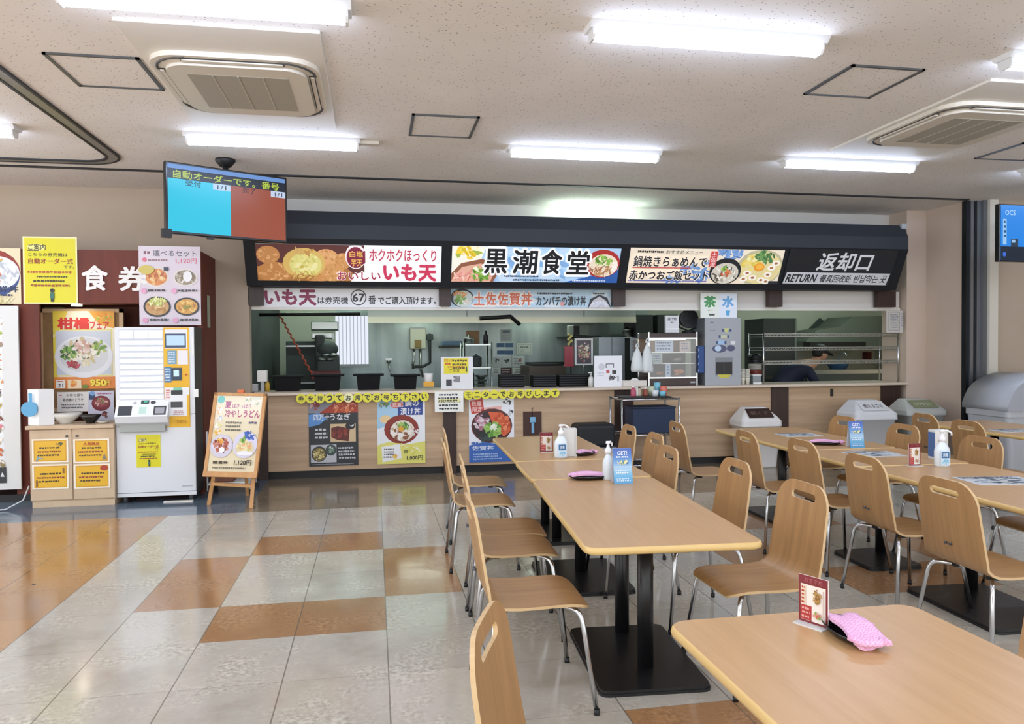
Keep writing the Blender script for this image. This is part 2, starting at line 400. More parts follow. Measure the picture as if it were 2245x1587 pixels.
ribbon(s_, path, 0, .075, ZC-.012, ZC); s_.m = 1; ribbon(s_, path, .05, .022, ZC-.016, ZC); ribbon(s_, path, -.05, .022, ZC-.016, ZC)
struct('trim_5', s_, [mat('#8d8c86', .4, .3), M_black], 'curved shutter track in the ceiling', 'trim')
# ------------------------------------------------------------------ ceiling fittings
M_led = mat('#d2e2ff', .4, emit=LED_STRENGTH, name='led_diffuser'); M_fix = mat('#e6e8ea', .4)
def led_proto():
    t_ = thing('ceiling_light', 'x', 'ceiling light', (0, 0, ZC), group='LED batten lights on the ceiling')
    b = MB(); b.prism([(-.095, 0), (.095, 0), (.058, -.034), (-.058, -.034)], 'x', -.712, .712); put('housing', b, M_fix, t_)
    b = MB(); n = 8; pr = [(.05*math.cos(math.pi*k/n), -.034-.054*math.sin(math.pi*k/n)**.6) for k in range(n+1)]
    b.prism(pr, 'x', -.68, .68, True); put('diffuser', b, M_led, t_)
    for s in (-1, 1):
        b = MB(); b.prism([(.053, -.034), (.051, -.068), (.03, -.09), (-.03, -.09), (-.051, -.068), (-.053, -.034)], 'x', s*.68, s*.695); put('end_cap', b, M_fix, t_)
    return t_
LX = (-3.48, -.81, 1.89, 4.53, 7.2); LY = (6.66, 4.08, 1.5, -1.08)
names = {(1, 0): 'LED batten light between the left air conditioner and the hanging monitor', (2, 0): 'LED batten light in front of the middle of the food counter',
 (3, 0): 'LED batten light near the right air conditioner by the counter', (1, 1): 'LED batten light cut by the top edge above left air conditioner', (2, 1): 'large LED batten light nearest the middle of the ceiling',
 (3, 1): 'LED batten light cut by the right edge of the photo', (0, 0): 'LED batten light just showing at the left edge'}
led = None
for j, yy in enumerate(LY):
    for i, xx in enumerate(LX):
        lab = names.get((i, j), 'LED batten light outside the photographed part of the ceiling')
        if led is None: led = led_proto(); led.location = (xx, yy, ZC); led['label'] = lab
        else: dup(led, (xx, yy, ZC), 0, lab)
# small junction plate beside a lamp
tag(put('cable_box', MB().box(-.10, 6.63, ZC-.03, .06, 6.70, ZC, .006), M_offwhite), 'small pale cable box at the end of the left batten light', 'cable box')
M_hatch = mat('#64676a', .4, .6)
def hatch(x0, y0, x1, y1, label):
    t_ = thing('ceiling_hatch', label, 'access panel', ((x0+x1)/2, (y0+y1)/2, ZC), group='ceiling access panels'); w2, h2 = (x1-x0)/2, (y1-y0)/2; f = .018
    b = MB(); b.box(-w2, -h2, -.012, w2, -h2+f, 0); b.box(-w2, h2-f, -.012, w2, h2, 0); b.box(-w2, -h2, -.012, -w2+f*1.2, h2, 0); b.box(w2-f*1.2, -h2, -.012, w2, h2, 0); put('frame', b, M_hatch, t_)
    put('panel', MB().box(-w2+f, -h2+f, -.005, w2-f, h2-f, 0), M_ceil, t_)
hatch(-1.93, 4.97, -1.39, 5.55, 'ceiling access panel left of the left air conditioner')
hatch(.30, 5.82, .82, 6.40, 'ceiling access panel right of the left air conditioner, in mid ceiling')
hatch(3.0, 4.37, 3.52, 4.93, 'ceiling access panel left of the right air conditioner')
hatch(5.66, 5.81, 6.2, 6.37, 'ceiling access panel at the right edge behind the right air conditioner')
M_ac = mat('#d9d2c4', .45); M_acp = mat('#e2ddd2', .5); M_acg = mat('#a8a396', .6)
def aircon(cx, cy, label):
    t_ = thing('air_conditioner', label, 'air conditioner', (cx, cy, ZC), group='ceiling cassette air conditioners')
    b = MB(); b.box(-.54, -.93, -.02, .54, .93, 0, .004); put('cover_board', b, M_acp, t_)
    b = MB(); b.prism(rrect(-.5, -.56, .5, .56, .2, 8), 'z', -.05, -.02); put('body', b, M_ac, t_)
    b = MB(); b.prism(rrect(-.42, -.47, .42, .47, .15, 8), 'z', -.075, -.05); put('face_panel', b, M_ac, t_)
    g = MB(); g.box(-.3, -.33, -.079, .3, .33, -.07)
    put('grille', g, M_acg, t_)
    g = MB()
    for k in range(1, 4): g.box(-.3+.15*k-.004, -.33, -.082, -.3+.15*k+.004, .33, -.078)
    put('grille_rib', g, mat('#bdb8ab', .6), t_)
    for (x0, y0, x1, y1) in ((-.30, .478, .30, .525), (-.30, -.525, .30, -.478), (-.468, -.33, -.43, .33), (.43, -.33, .468, .33)):
        g = MB(); g.box(x0, y0, -.053, x1, y1, -.045); v = put('air_outlet', g, mat('#3b3a38', .6), t_)
        if x1-x0 > y1-y0: q = MB().box(x0+.01, (y0+y1)/2-.012, -.062, x1-.01, (y0+y1)/2+.016, -.054)
        else: q = MB().box((x0+x1)/2-.010, y0+.01, -.062, (x0+x1)/2+.014, y1-.01, -.054)
        f = put('louvre', q, M_ac, v)
    for sx in (-1, 1):
        for sy in (-1, 1):
            c = Vector((sx*.27, sy*.32, 0)); pts = [c+Vector((sx*.2*math.cos(a), sy*.21*math.sin(a), -.05)) for a in [math.pi/2*k/6 for k in range(7)]]
            g = MB(); g.tube(pts, .009, 6); put('corner_gap', g, mat('#4a4946', .6), t_)
aircon(-.82, 5.32, 'cassette air conditioner above the hanging order monitor')
aircon(4.62, 5.38, 'cassette air conditioner near the right edge of the ceiling')
# ------------------------------------------------------------------ tables
M_table = wood('table_laminate', '#bb9263', '#c9a274', 'z', 1, .32, .8, cross=9)
for n_ in M_table.node_tree.nodes:
    if n_.type == 'MAPPING': n_.inputs['Scale'].default_value = (22, 1.0, 20)
M_edge = mat('#d9b878', .35); M_base = mat('#141416', .35)
def table(name_label, c, L, Wd, rz, posts, plate, group, zt=.70):
    t_ = thing('dining_table', name_label, 'table', (c[0], c[1], 0), rz, group)
    b = MB(); n = 5; r = .055; x, y = Wd/2, L/2
    prof = [(.012, zt-.032), (.002, zt-.026), (0, zt-.016), (.002, zt-.006), (.007, zt)]
    rings = []
    for ins, z in prof: rings.append([b.bm.verts.new((px, py, z)) for px, py in rrect(-x+ins, -y+ins, x-ins, y-ins, r, n)])
    for k, (A, B) in enumerate(zip(rings, rings[1:])):
        for i in range(len(A)):
            f = b.bm.faces.new((A[i], A[(i+1) % len(A)], B[(i+1) % len(A)], B[i])); f.material_index = 1; f.smooth = True
    f = b.bm.faces.new(rings[-1]); f.material_index = 0; f = b.bm.faces.new(rings[0][::-1]); f.material_index = 1
    put('tabletop', b, [M_table, M_edge], t_)
    px0, px1, py0, py1 = plate
    b = MB(); b.prism(rrect(px0, py0, px1, py1, .04, 4), 'z', .0, .012); b.prism(rrect(px0+.004, py0+.004, px1-.004, py1-.004, .04, 4), 'z', .012, .026); put('base_plate', b, M_base, t_)
    for (qx, qy) in posts:
        put('column', MB().cyl((qx, qy, .026), .037, zt-.032-.026-.012, 20), M_base, t_)
    ys = [q[1] for q in posts]; put('top_bracket', MB().box(-.2, min(ys)-.12, zt-.044, .2, max(ys)+.12, zt-.032), M_base, t_)
    return t_
R = math.radians
table('middle row dining table nearest the camera, under the blue tent card', (1.245, 3.65), 1.58, .75, R(-4), ((0, .1), (0, -.33)), (-.27, .23, -.58, .17), 'dining tables')
table('short dining table in the middle row between two long tables', (1.325, 4.82), .74, .765, R(-2.5), ((0, 0),), (-.29, .25, -.45, .27), 'dining tables')
table('middle row dining table beside the counter with the red menu card', (1.385, 5.92), 1.42, .78, R(-2), ((0, .25), (0, -.22)), (-.26, .26, -.37, .4), 'dining tables')
table('closest dining table at the bottom right with pink cloth tray', (1.225, 1.46), 1.24, .80, R(0), ((0, .22), (0, -.22)), (-.26, .26, -.37, .37), 'dining tables')
table('right row dining table near the right edge, with a newspaper', (3.52, 3.75), 1.42, .83, R(-2.3), ((0, .23), (0, -.24)), (-.37, .14, -.40, .33), 'dining tables')
table('short dining table in the right row between two long tables', (3.56, 4.87), .78, .85, R(-2), ((0, -.02),), (-.33, .06, -.40, .06), 'dining tables')
table('right row dining table nearest the counter', (3.62, 6.06), 1.56, .85, R(-2), ((0, .24), (0, -.22)), (-.33, .04, -.3, .36), 'dining tables')
table('far dining table at the right edge in front of grey bins', (5.92, 6.15), 1.6, .85, R(0), ((0, .24), (0, -.22)), (-.3, .3, -.37, .37), 'dining tables')
# ------------------------------------------------------------------ chairs
M_ply = wood('plywood_shell', '#9c764c', '#b88e5e', 'y', 1, .38, .9, cross=16); M_plyedge = wood('plywood_edge', '#bd9c70', '#d6b98c', 'y', 1, .45)
def shell_mesh():
    zz = [.862, .8605, .856, .849, .840, .829, .818, .8165, .813, .807, .800, .793, .787, .7835, .782, .768, .755, .72, .68, .62, .555, .505]
    kx = [(.862, -.262), (.793, -.2525), (.69, -.238), (.555, -.218), (.505, -.208)]
    def bx_(z):
        for (z1, x1), (z0, x0) in zip(kx, kx[1:]):
            if z >= z0: return x0+(x1-x0)*(z-z0)/(z1-z0)
        return kx[-1][1]
    prof = [(bx_(z), z) for z in zz]+[(-.194, .474), (-.170, .452), (-.138, .441), (-.08, .437), (0, .437), (.08, .440), (.14, .440), (.17, .437), (.19, .432), (.207, .426), (.218, .419), (.225, .414)]
    NB = len(zz); sl0, sl1 = 6, 14
    def hw(i):
        z = prof[i][1]
        if i < NB-1:
            d = (prof[0][1]-z); base = .196+.012*min(1, (d)/.3); rr = .105
            return base-(rr-math.sqrt(max(0, rr*rr-max(0, rr-d)**2))) if d < rr else base
        x = prof[i][0]
        if x > .13: d = (.226-x); rr = .07; return .205-(rr-math.sqrt(max(0, rr*rr-max(0, rr-d)**2)))*.8
        return .208 if x < 0 else .205
    e0 = {i: .078+math.sqrt(max(0, .018**2-(zz[i]-.8)**2)) for i in range(sl0, sl1+1)}
    P, N = len(prof), 9
    bm = bmesh.new(); top = []; bot = []; th = .012
    for i, (x, z) in enumerate(prof):
        a = Vector(prof[max(i-1, 0)]); c = Vector(prof[min(i+1, P-1)]); d = (c-a).normalized(); nrm = Vector((d.y, -d.x))   # towards the sitter / up
        if nrm.x < 0 and i < NB: nrm = -nrm
        if i >= NB and nrm.y < 0: nrm = -nrm
        w = hw(i); e = e0.get(i, .078); cols = [-w, -w*.94, -max((w+e)*.55, e+.004) if w > e else -w*.9, -min(e, w*.85), -min(e, w*.85)*.4, min(e, w*.85)*.4, min(e, w*.85), max((w+e)*.55, e+.004) if w > e else w*.9, w*.94, w]
        rt, rb = [], []
        for cx in cols:
            curve = .010*(cx/.2)**2 if i < NB else 0.0    # back gently dished
            rt.append(bm.verts.new((x+curve, cx, z))); rb.append(bm.verts.new((x+curve-nrm.x*th, cx, z-nrm.y*th)))
        top.append(rt); bot.append(rb)
    n = 10
    holes = set((i, j) for i in range(sl0, sl1) for j in (3, 4, 5))
    cells = [(i, j) for i in range(P-1) for j in range(n-1) if (i, j) not in holes]
    edges = {}
    for (i, j) in cells:
        q = [(i, j), (i+1, j), (i+1, j+1), (i, j+1)]
        f = bm.faces.new([top[a][b] for a, b in q]); f.smooth = True
        f = bm.faces.new([bot[a][b] for a, b in q][::-1]); f.smooth = True
        for k in range(4):
            e = (q[k], q[(k+1) % 4])
            if (e[1], e[0]) in edges: edges[(e[1], e[0])] = 0
            else: edges[e] = 1
    for (a, b), v in edges.items():
        if v:
            f = bm.faces.new((top[a[0]][a[1]], bot[a[0]][a[1]], bot[b[0]][b[1]], top[b[0]][b[1]])); f.material_index = 1
    bmesh.ops.recalc_face_normals(bm, faces=bm.faces)
    me = bpy.data.meshes.new('seat_shell'); bm.to_mesh(me); bm.free()
    me.materials.append(M_ply); me.materials.append(M_plyedge); me.set_sharp_from_angle(angle=R(45)); return me
def chair_proto():
    t_ = thing('dining_chair', 'x', 'chair', group='plywood dining chairs')
    o = bpy.data.objects.new('seat_shell', shell_mesh()); COL.objects.link(o); o.parent = t_
    for sx in (-1, 1):
        for sy in (-1, 1):
            A = Vector((sx*.04, sy*.04, .413)); B = Vector((sx*.178, sy*.205, .410)); F = Vector((sx*.228, sy*.262, .012))
            d1 = (B-A).normalized(); d2 = (F-B).normalized(); r = .05; pts = [A, B-d1*r]
            for k in range(1, 6):
                q = k/6; pts.append((B-d1*r)*(1-q)**2+B*2*q*(1-q)+(B+d2*r)*q*q)
            pts += [B+d2*r, F]
            l = put('leg', MB().tube(pts, .0105, 10), M_chrome, t_)
            put('foot_cap', MB().tube([F+Vector((0, 0, .012)), F+Vector((0, 0, -.012))], .0125, 10), M_black, l)
            put('bracket', MB().box(sx*.10-.022, sy*.115-.018, .40, sx*.10+.022, sy*.115+.018, .427, .004), M_black, t_)
    put('seat_hub', MB().box(-.06, -.06, .402, .06, .06, .426, .004), M_black, t_)
    g = MB(); 
    for dy in (-.016, .016): g.cyl((-.246, dy, .55), .006, .012, 8, 'x')
    put('screw_cap', g, M_dkgrey, t_)
    return t_
CH_L = [
 ((.80, 6.0), -3, 'plywood chair farthest along the left side of the middle table row, by the counter'),
 ((.725, 5.26), -2, 'plywood chair second from the counter on left side of middle row'),
 ((.76, 4.43), -4, 'plywood chair third from the counter on left side of middle row'),
 ((.72, 4.0), -3, 'plywood chair touching its neighbour, fourth from counter on left of middle row'),
 ((.655, 3.22), -1, 'plywood chair with whole seat and chrome legs showing, left of middle table'),
 ((.50, 1.69), -20, 'plywood chair cut off by the bottom edge, only its turned back showing'),
 ((1.78, 5.9), 178, 'plywood chair facing left, farthest on the right side of the middle row'),
 ((1.775, 5.3), 178, 'plywood chair facing left, second from counter at right of the middle row'),
 ((1.585, 4.575), 177, 'plywood chair pushed in behind blue tent card, right side of middle row'),
 ((1.74, 3.965), 178, 'plywood chair facing left whose lower half hides under the middle table'),
 ((1.71, 3.22), 181, 'large plywood chair facing left with full seat, behind the closest table'),
 ((2.77, 6.05), -3, 'plywood chair pulled out between the wire cart and the right row'),
 ((3.0, 5.27), -4, 'plywood chair second from the counter on left side of right row'),
 ((3.11, 4.70), -2, 'plywood chair third from the counter on left side of right row'),
 ((3.05, 3.95), -2, 'plywood chair fourth from the counter on left side of right row'),
 ((2.93, 3.17), -2, 'nearest plywood chair on left side of right row, broad back with two screws'),
 ((1.90, 1.95), 180, 'plywood chair of which only a sliver shows at lower right edge'),
 ((3.9, 6.17), 180, 'plywood chair behind the far blue tent card, right side of right row'),
 ((3.93, 5.43), 178, 'plywood chair facing left in front of the grey flap bin'),
 ((3.88, 4.58), 178, 'plywood chair facing left behind the white pump bottle of the right row'),
 ((3.93, 3.82), 178, 'plywood chair cut off by the right edge, right side of right row'),
 ((5.27, 6.2), -6, 'darker lit plywood chair backing the grey green bin, left of far table'),
 ((5.15, 5.56), -3, 'plywood chair at the far table, nearer of the two on its left'),
]
chair = None
for (c, a, lab) in CH_L:
    if chair is None: chair = chair_proto(); chair.location = (*c, 0); chair.rotation_euler = (0, 0, R(a)); chair['label'] = lab
    else: dup(chair, (*c, 0), R(a), lab)
# ------------------------------------------------------------------ food counter
YC = 9.03
t_ = thing('service_counter', 'long wood panelled service counter with pale worktop and dark posts', 'counter', (2.78, YC, 0))
b = MB(); b.box(-4.14, 0, .09, 4.14, .06, .968); put('front_panel', b, M_counter, t_)
put('toe_kick', MB().box(-4.13, .04, 0, 4.13, .1, .09), mat('#121213', .5), t_)
b = MB(); b.box(-4.14, .06, .09, 4.14, .5, .1); b.box(-4.14, .5, .0, 4.14, .54, .968); put('inner_carcass', b, M_dkgrey, t_)
for (a, c) in ((565, 588), (972, 1000), (1347, 1388), (1690, 1727), (1930, 1972)):
    x0 = at(a, 950, YC).x-2.78; x1 = at(c, 950, YC).x-2.78; put('post', MB().box(max(x0, -4.14), -.022, .0, min(x1, 4.15), .02, .968), M_dkbrown, t_)
put('worktop', MB().box(-4.16, -.09, .968, 4.19, .60, 1.0, .006), M_top, t_)
# awning shaped sign box
t_ = thing('sign_canopy', 'long charcoal canopy over the food counter holding four menu signs', 'canopy', (0, 0, 0))
prof = [(8.645, 3.02), (8.56, 2.86), (8.56, 2.70), (8.80, 2.21), (9.34, 2.21), (9.34, 3.02)]
b = MB(); b.prism(prof, 'x', -1.38, 6.66); b.m = 1
put('housing', b, [M_awn, M_awn2], t_)
put('bracket_cap', MB().box(6.60, 8.60, 2.97, 6.67, 8.64, 3.03), M_grey, t_)
b = MB(); b.prism([(8.553, 2.705), (8.56, 2.70), (8.80, 2.21), (8.793, 2.205)], 'x', -1.38, 6.66); put('sign_backboard', b, M_awn2, t_)
P0 = Vector((0, 8.545, 2.70)); PN = Vector((0, -.49, -.24)).normalized()
def incl(x, y):
    r = ray(x, y); o = Vector((0, 0, CH)); return o + r*((P0-o).dot(PN)/r.dot(PN))
PHI = math.atan2(.24, .49)
def sign(px, draw, base, label=None, emit=0.0):
    ps = [incl(px[0], px[1]), incl(px[2], px[1]), incl(px[2], px[3]), incl(px[0], px[3])]
    x0 = (ps[0].x+ps[3].x)/2; x1 = (ps[1].x+ps[2].x)/2; bot = (ps[2]+ps[3])/2; top = (ps[0]+ps[1])/2
    a = Art(px, x1-x0, (top-bot).length, .006, base, .35, emit); draw(a)
    n = Vector((0, 1, 0)); n.rotate(Matrix.Rotation(PHI, 3, 'X'))
    return a.done('sign_panel', t_, loc=Vector((x0, bot.y, bot.z))-n*.006, rot=(PHI, 0, 0), label=label)
TAN = ['#b9824e', '#c99560', '#d7a873', '#a8703f', '#c08a55']
def d1(a):
    a.rect(563, 537, 795, 616, '#5a3432'); a.poly([(563, 616), (563, 585), (640, 578), (760, 590), (790, 616)], '#a8733f')
    for k, (x, y, rx, ry, c) in enumerate([(600, 597, 38, 22, '#b87f48'), (588, 560, 25, 19, '#bd8450'), (712, 566, 27, 20, '#d59f6c'), (748, 572, 18, 18, '#c78f58'), (724, 597, 27, 20, '#c9935a'), (690, 612, 22, 10, '#c58b50')]):
        a.ell(x, y, rx, ry, c); a.blobs(x, y, rx*.9, ry*.9, TAN[:3], 26, .16, k)
    a.ell(664, 577, 46, 33, '#cfae62'); a.ell(667, 580, 35, 26, '#d3cb7c'); a.blobs(667, 578, 33, 24, ['#dcd58c', '#c9c06a', '#d9cf80', '#e3dca0', '#c2b055'], 45, .2, 9)
    a.blobs(664, 552, 22, 8, ['#b98b4c', '#caa565'], 16, .3, 4); a.blobs(660, 606, 34, 7, ['#b98b4c', '#9a6d35', '#caa565'], 20, .25, 5)
    a.poly([(795, 537), (967, 537), (967, 616), (765, 616), (768, 600), (795, 594)], '#eeeeec')
    a.ell(776, 561, 23, 27, '#e9dfe0'); a.ell(776, 563, 20, 23, '#7d2740'); a.poly([(776, 586), (757, 560), (797, 548), (797, 575)], '#7d2740')
    a.text('白', 763, 549, 775, 562, '#e0b45a', .02); a.text('塩', 778, 549, 792, 562, '#e0b45a', .02); a.text('芋天', 766, 566, 790, 582, '#e0b45a', .02)
    a.text('ホクホクほっくり', 806, 544, 955, 570, '#b93a55', .018); a.text('いも天', 838, 577, 955, 613, '#c63a59', .045)
    a.text('おいしい', 734, 593, 831, 613, '#f3e6e4', .05); a.text('おいしい', 735, 594, 830, 612, '#9a2848', .02)
sign((563, 537, 967, 616), d1, '#efefee', 'sign with fried sweet potato balls', .3)
GREEN = ['#6f9a3e', '#88b04e', '#a8c468', '#557f2f']
def d2(a):
    for k in range(40):
        rd = random.Random(k); a.ell(990+367*rd.random(), 542+76*rd.random(), 10+22*rd.random(), 5+9*rd.random(), rd.choice(['#8fb5d8', '#a9c8e2', '#c3d7e8', '#7ea6cf', '#b7cfe4']), 10, rd.random())
    a.poly([(990, 542), (1062, 542), (1050, 575), (990, 600)], '#ece9d8'); a.blobs(1022, 555, 28, 15, ['#e6c63c', '#f0da6b', '#d3b22e', '#9fb04a', '#f4ecc8'], 36, .28, 2)
    a.poly([(1235, 618), (1357, 588), (1357, 618)], '#2f5aa0'); a.poly([(990, 600), (1010, 578), (1055, 568), (1095, 590), (1080, 618), (990, 618)], '#8c5a44')
    a.poly([(995, 606), (1012, 586), (1052, 578), (1082, 594), (1074, 618), (990, 618)], '#d9a790'); a.blobs(1022, 604, 30, 13, ['#e3a79b', '#d68b80', '#efc8ba', '#c9584a'], 40, .22, 3); a.blobs(1056, 600, 24, 16, GREEN, 45, .22, 4); a.blobs(1044, 590, 9, 6, ['#e9ecc2', '#f4f2d8'], 10, .4, 5)
    a.ell(1318, 575, 40, 31, '#a8322f'); a.ell(1321, 579, 33, 25, '#e3d4be'); a.blobs(1318, 590, 27, 12, ['#d8c0a0', '#b98f62', '#efe6d6', '#a06a48'], 40, .22, 6); a.blobs(1320, 568, 20, 13, GREEN+['#e6dcc0'], 36, .25, 7); a.blobs(1345, 580, 9, 12, ['#efe9e0', '#e8ddd0'], 14, .3, 8)
    for ch, x0, y0, x1, y1 in (('黒', 1060, 547, 1107, 598), ('潮', 1121, 548, 1172, 598), ('食', 1183, 547, 1226, 598), ('堂', 1240, 548, 1287, 598)):
        a.text(ch, x0-2, y0-2, x1+2, y1+2, '#f2f3f2', .075); a.text(ch, x0, y0, x1, y1, '#1d1f22', .03)
    a.lines(1102, 601, 1180, 608, 1, '#3c4a60', 4); a.lines(1118, 609, 1240, 616, 1, '#3c4a60', 5); a.lines(1250, 610, 1340, 616, 1, '#d6e0ee', 6)
sign((990, 542, 1357, 618), d2, '#a7c5df', 'blue sign with four large brushed characters and two bowls', .3)
def d3(a):
    for x, y, r in ((1510, 590, 14), (1535, 603, 16), (1475, 613, 12), (1600, 556, 14), (1595, 567, 9), (1570, 553, 9), (1545, 575, 6)): a.blobs(x, y, r*1.6, r*.8, ['#6e93c4', '#587fb5', '#86a6cf'], 14, .4, x)
    a.ell(1664, 585, 52, 40, '#b9b28f'); a.ell(1666, 586, 46, 35, '#d9cb92'); a.blobs(1640, 575, 22, 18, ['#e3cf74', '#d7be55', '#efe2a8'], 30, .25, 2); a.blobs(1670, 562, 24, 12, ['#4f7d4a', '#6b9657', '#3f6a3c'], 30, .28, 3)
    a.ell(1662, 584, 12, 9, '#e0962f'); a.ell(1663, 583, 8, 6, '#eeb04a')
    for x, y in ((1638, 597), (1652, 607), (1685, 600), (1690, 585), (1672, 612), (1698, 575), (1632, 610), (1684, 615)): a.ell(x, y, 9, 6, '#efe8da'); a.ell(x, y, 4, 2.6, '#a06a4a')
    a.rect(1690, 614, 1712, 621, '#2b2d32')
    a.ell(1588, 594, 35, 29, '#26262a'); a.ell(1588, 598, 30, 23, '#c9c3b4'); a.blobs(1588, 600, 27, 18, ['#e4ded0', '#a39b8a', '#5b554c', '#d2cabb'], 60, .16, 8); a.blobs(1590, 598, 14, 8, ['#c96f45', '#d88a5a', '#b35a3a'], 16, .3, 9); a.blobs(1586, 588, 9, 6, GREEN, 16, .35, 10)
    a.rect(1549, 551, 1564, 585, '#c24a48'); a.text('土', 1551, 553, 1562, 563, '#f0dcd8'); a.text('佐', 1551, 564, 1562, 574, '#f0dcd8'); a.text('流', 1551, 575, 1562, 584, '#f0dcd8')
    a.lines(1388, 550, 1455, 558, 1, '#2c2c2c', 2); a.text('おすすめメニュー', 1452, 550, 1531, 558, '#2c2c2c', 0)
    a.rect(1385, 586, 1510, 588, '#b8474a'); a.rect(1380, 614, 1550, 616, '#5a64a8')
    a.text('鍋焼きらぁめんで', 1385, 562, 1544, 585, '#efe2d2', .06); a.text('鍋焼きらぁめんで', 1386, 563, 1543, 585, '#23252a', .025)
    a.text('赤かつおご飯セット', 1379, 592, 1553, 614, '#efe2d2', .06); a.text('赤かつおご飯セット', 1381, 593, 1551, 613, '#23252a', .03)
sign((1377, 547, 1712, 621), d3, '#e8dac4', 'cream sign with a noodle pot and a black bowl', .3)
def d4(a):
    a.text('返却口', 1790, 557, 1905, 594, '#e6e6e6', .028, 5); a.poly([(1727, 598), (1955, 599), (1952, 624), (1723, 622)], '#d9dadb')
    a.text('RETURN', 1729, 603, 1793, 619, '#26282c', .035, 3); a.text('餐具回收处', 1802, 603, 1870, 619, '#26282c', .02, 3); a.text('반납하는 곳', 1877, 603, 1949, 619, '#26282c', .02, 3)
sign((1722, 550, 1957, 625), d4, '#222428', 'black return counter sign with white lettering', 0)
# brackets under the canopy and the white board behind them
M_bb = mat('#d3cfc6', .5)
for (a_, c_) in ((545, 577), (963, 988), (1343, 1370), (1684, 1714), (1922, 1962)):
    x0, x1 = at(a_, 650, 9.02).x, at(c_, 650, 9.02).x
    put('drop_bracket', MB().box(x0, 9.0, 2.0, x1, 9.08, 2.212), M_dkbrown, t_)
t2 = thing('serving_hatch_board', 'white lintel board above the counter opening', 'board', (0, 0, 0)); 
put('board', MB().box(-1.38, 9.12, 1.965, 6.96, 9.34, 2.21), M_wallpale, t2); put('edge_strip', MB().box(-1.38, 9.10, 1.955, 6.96, 9.13, 1.99), mat('#e2ded4', .45), t2)
def b1(a):
    a.text('いも天', 581, 636, 689, 669, '#8a1d48', .045); a.text('は券売機', 693, 651, 759, 666, '#1f2022', .022)
    a.ring(782, 652, 17.5, 17.5, 2.2, '#222326', '#f0eff0'); a.text('67', 769, 644, 795, 661, '#1d1e20', .03); a.text('番', 804, 648, 820, 666, '#1f2022', .025); a.text('でご購入頂けます。', 825, 650, 955, 667, '#1f2022', .022)
sheet('menu_banner', 'white banner reading いも天 with circled 67 under the canopy', 'banner', (571, 633, 966, 674), 9.095, b1, '#efeff1', .005)
def b2(a):
    for k in range(24):
        rd = random.Random(k+50); a.ell(985+360*rd.random(), 634+40*rd.random(), 20, 7, rd.choice(['#b5d3e6', '#c9dfec', '#a5c9e2', '#dbe8ee']), 10)
    a.ell(1012, 654, 25, 20, '#1e2024'); a.ell(1014, 656, 21, 18, '#cfd8cf'); a.blobs(1008, 646, 15, 7, ['#e59b4a', '#d9853a', '#f0b467'], 20, .3, 1); a.blobs(1008, 658, 14, 10, GREEN, 26, .3, 2); a.blobs(1018, 662, 8, 7, ['#f0efe4', '#e8c7b0'], 12, .35, 3)
    for k, ch in enumerate('土佐佐賀丼'):
        x = 1036+k*25.6; a.text(ch, x-1, 640, x+25, 671, '#f3ece6', .07); a.text(ch, x+1, 642, x+23, 669, '#d4653a', .03)
    a.lines(1172, 640, 1260, 647, 1, '#2d3a4a', 3); a.text('カンパチの漬け丼', 1172, 649, 1282, 670, '#1f2327', .03); a.ell(1229, 666, 5, 5, '#d99a94')
    a.poly([(1286, 674), (1292, 655), (1312, 645), (1330, 652), (1338, 674)], '#23262e'); a.poly([(1288, 674), (1298, 658), (1312, 649), (1326, 658), (1337, 674)], '#d9d9e0'); a.blobs(1312, 666, 18, 8, ['#efeff2', '#c4c4cf', '#dedee6'], 40, .2, 5); a.lines(1296, 640, 1328, 646, 1, '#2d3a4a', 6)
sheet('menu_banner', 'light blue banner with orange characters and two bowls under the canopy', 'banner', (985, 634, 1345, 674), 9.095, b2, '#bcd8e8', .005)
# lamp lying on top of the canopy
t2 = thing('strip_lamp', 'strip lamp lying on top of the canopy lighting the white wall', 'lamp', (2.75, 9.1, 3.02))
put('lamp_body', MB().box(-.62, -.04, 0, .62, .04, .03), M_fix, t2); b = MB(); b.lathe([(.013, -.6), (.013, .6)], (0, 0, .048), 10, 'x'); put('tube', b, mat('#e6fff0', .4, emit=26), t2)
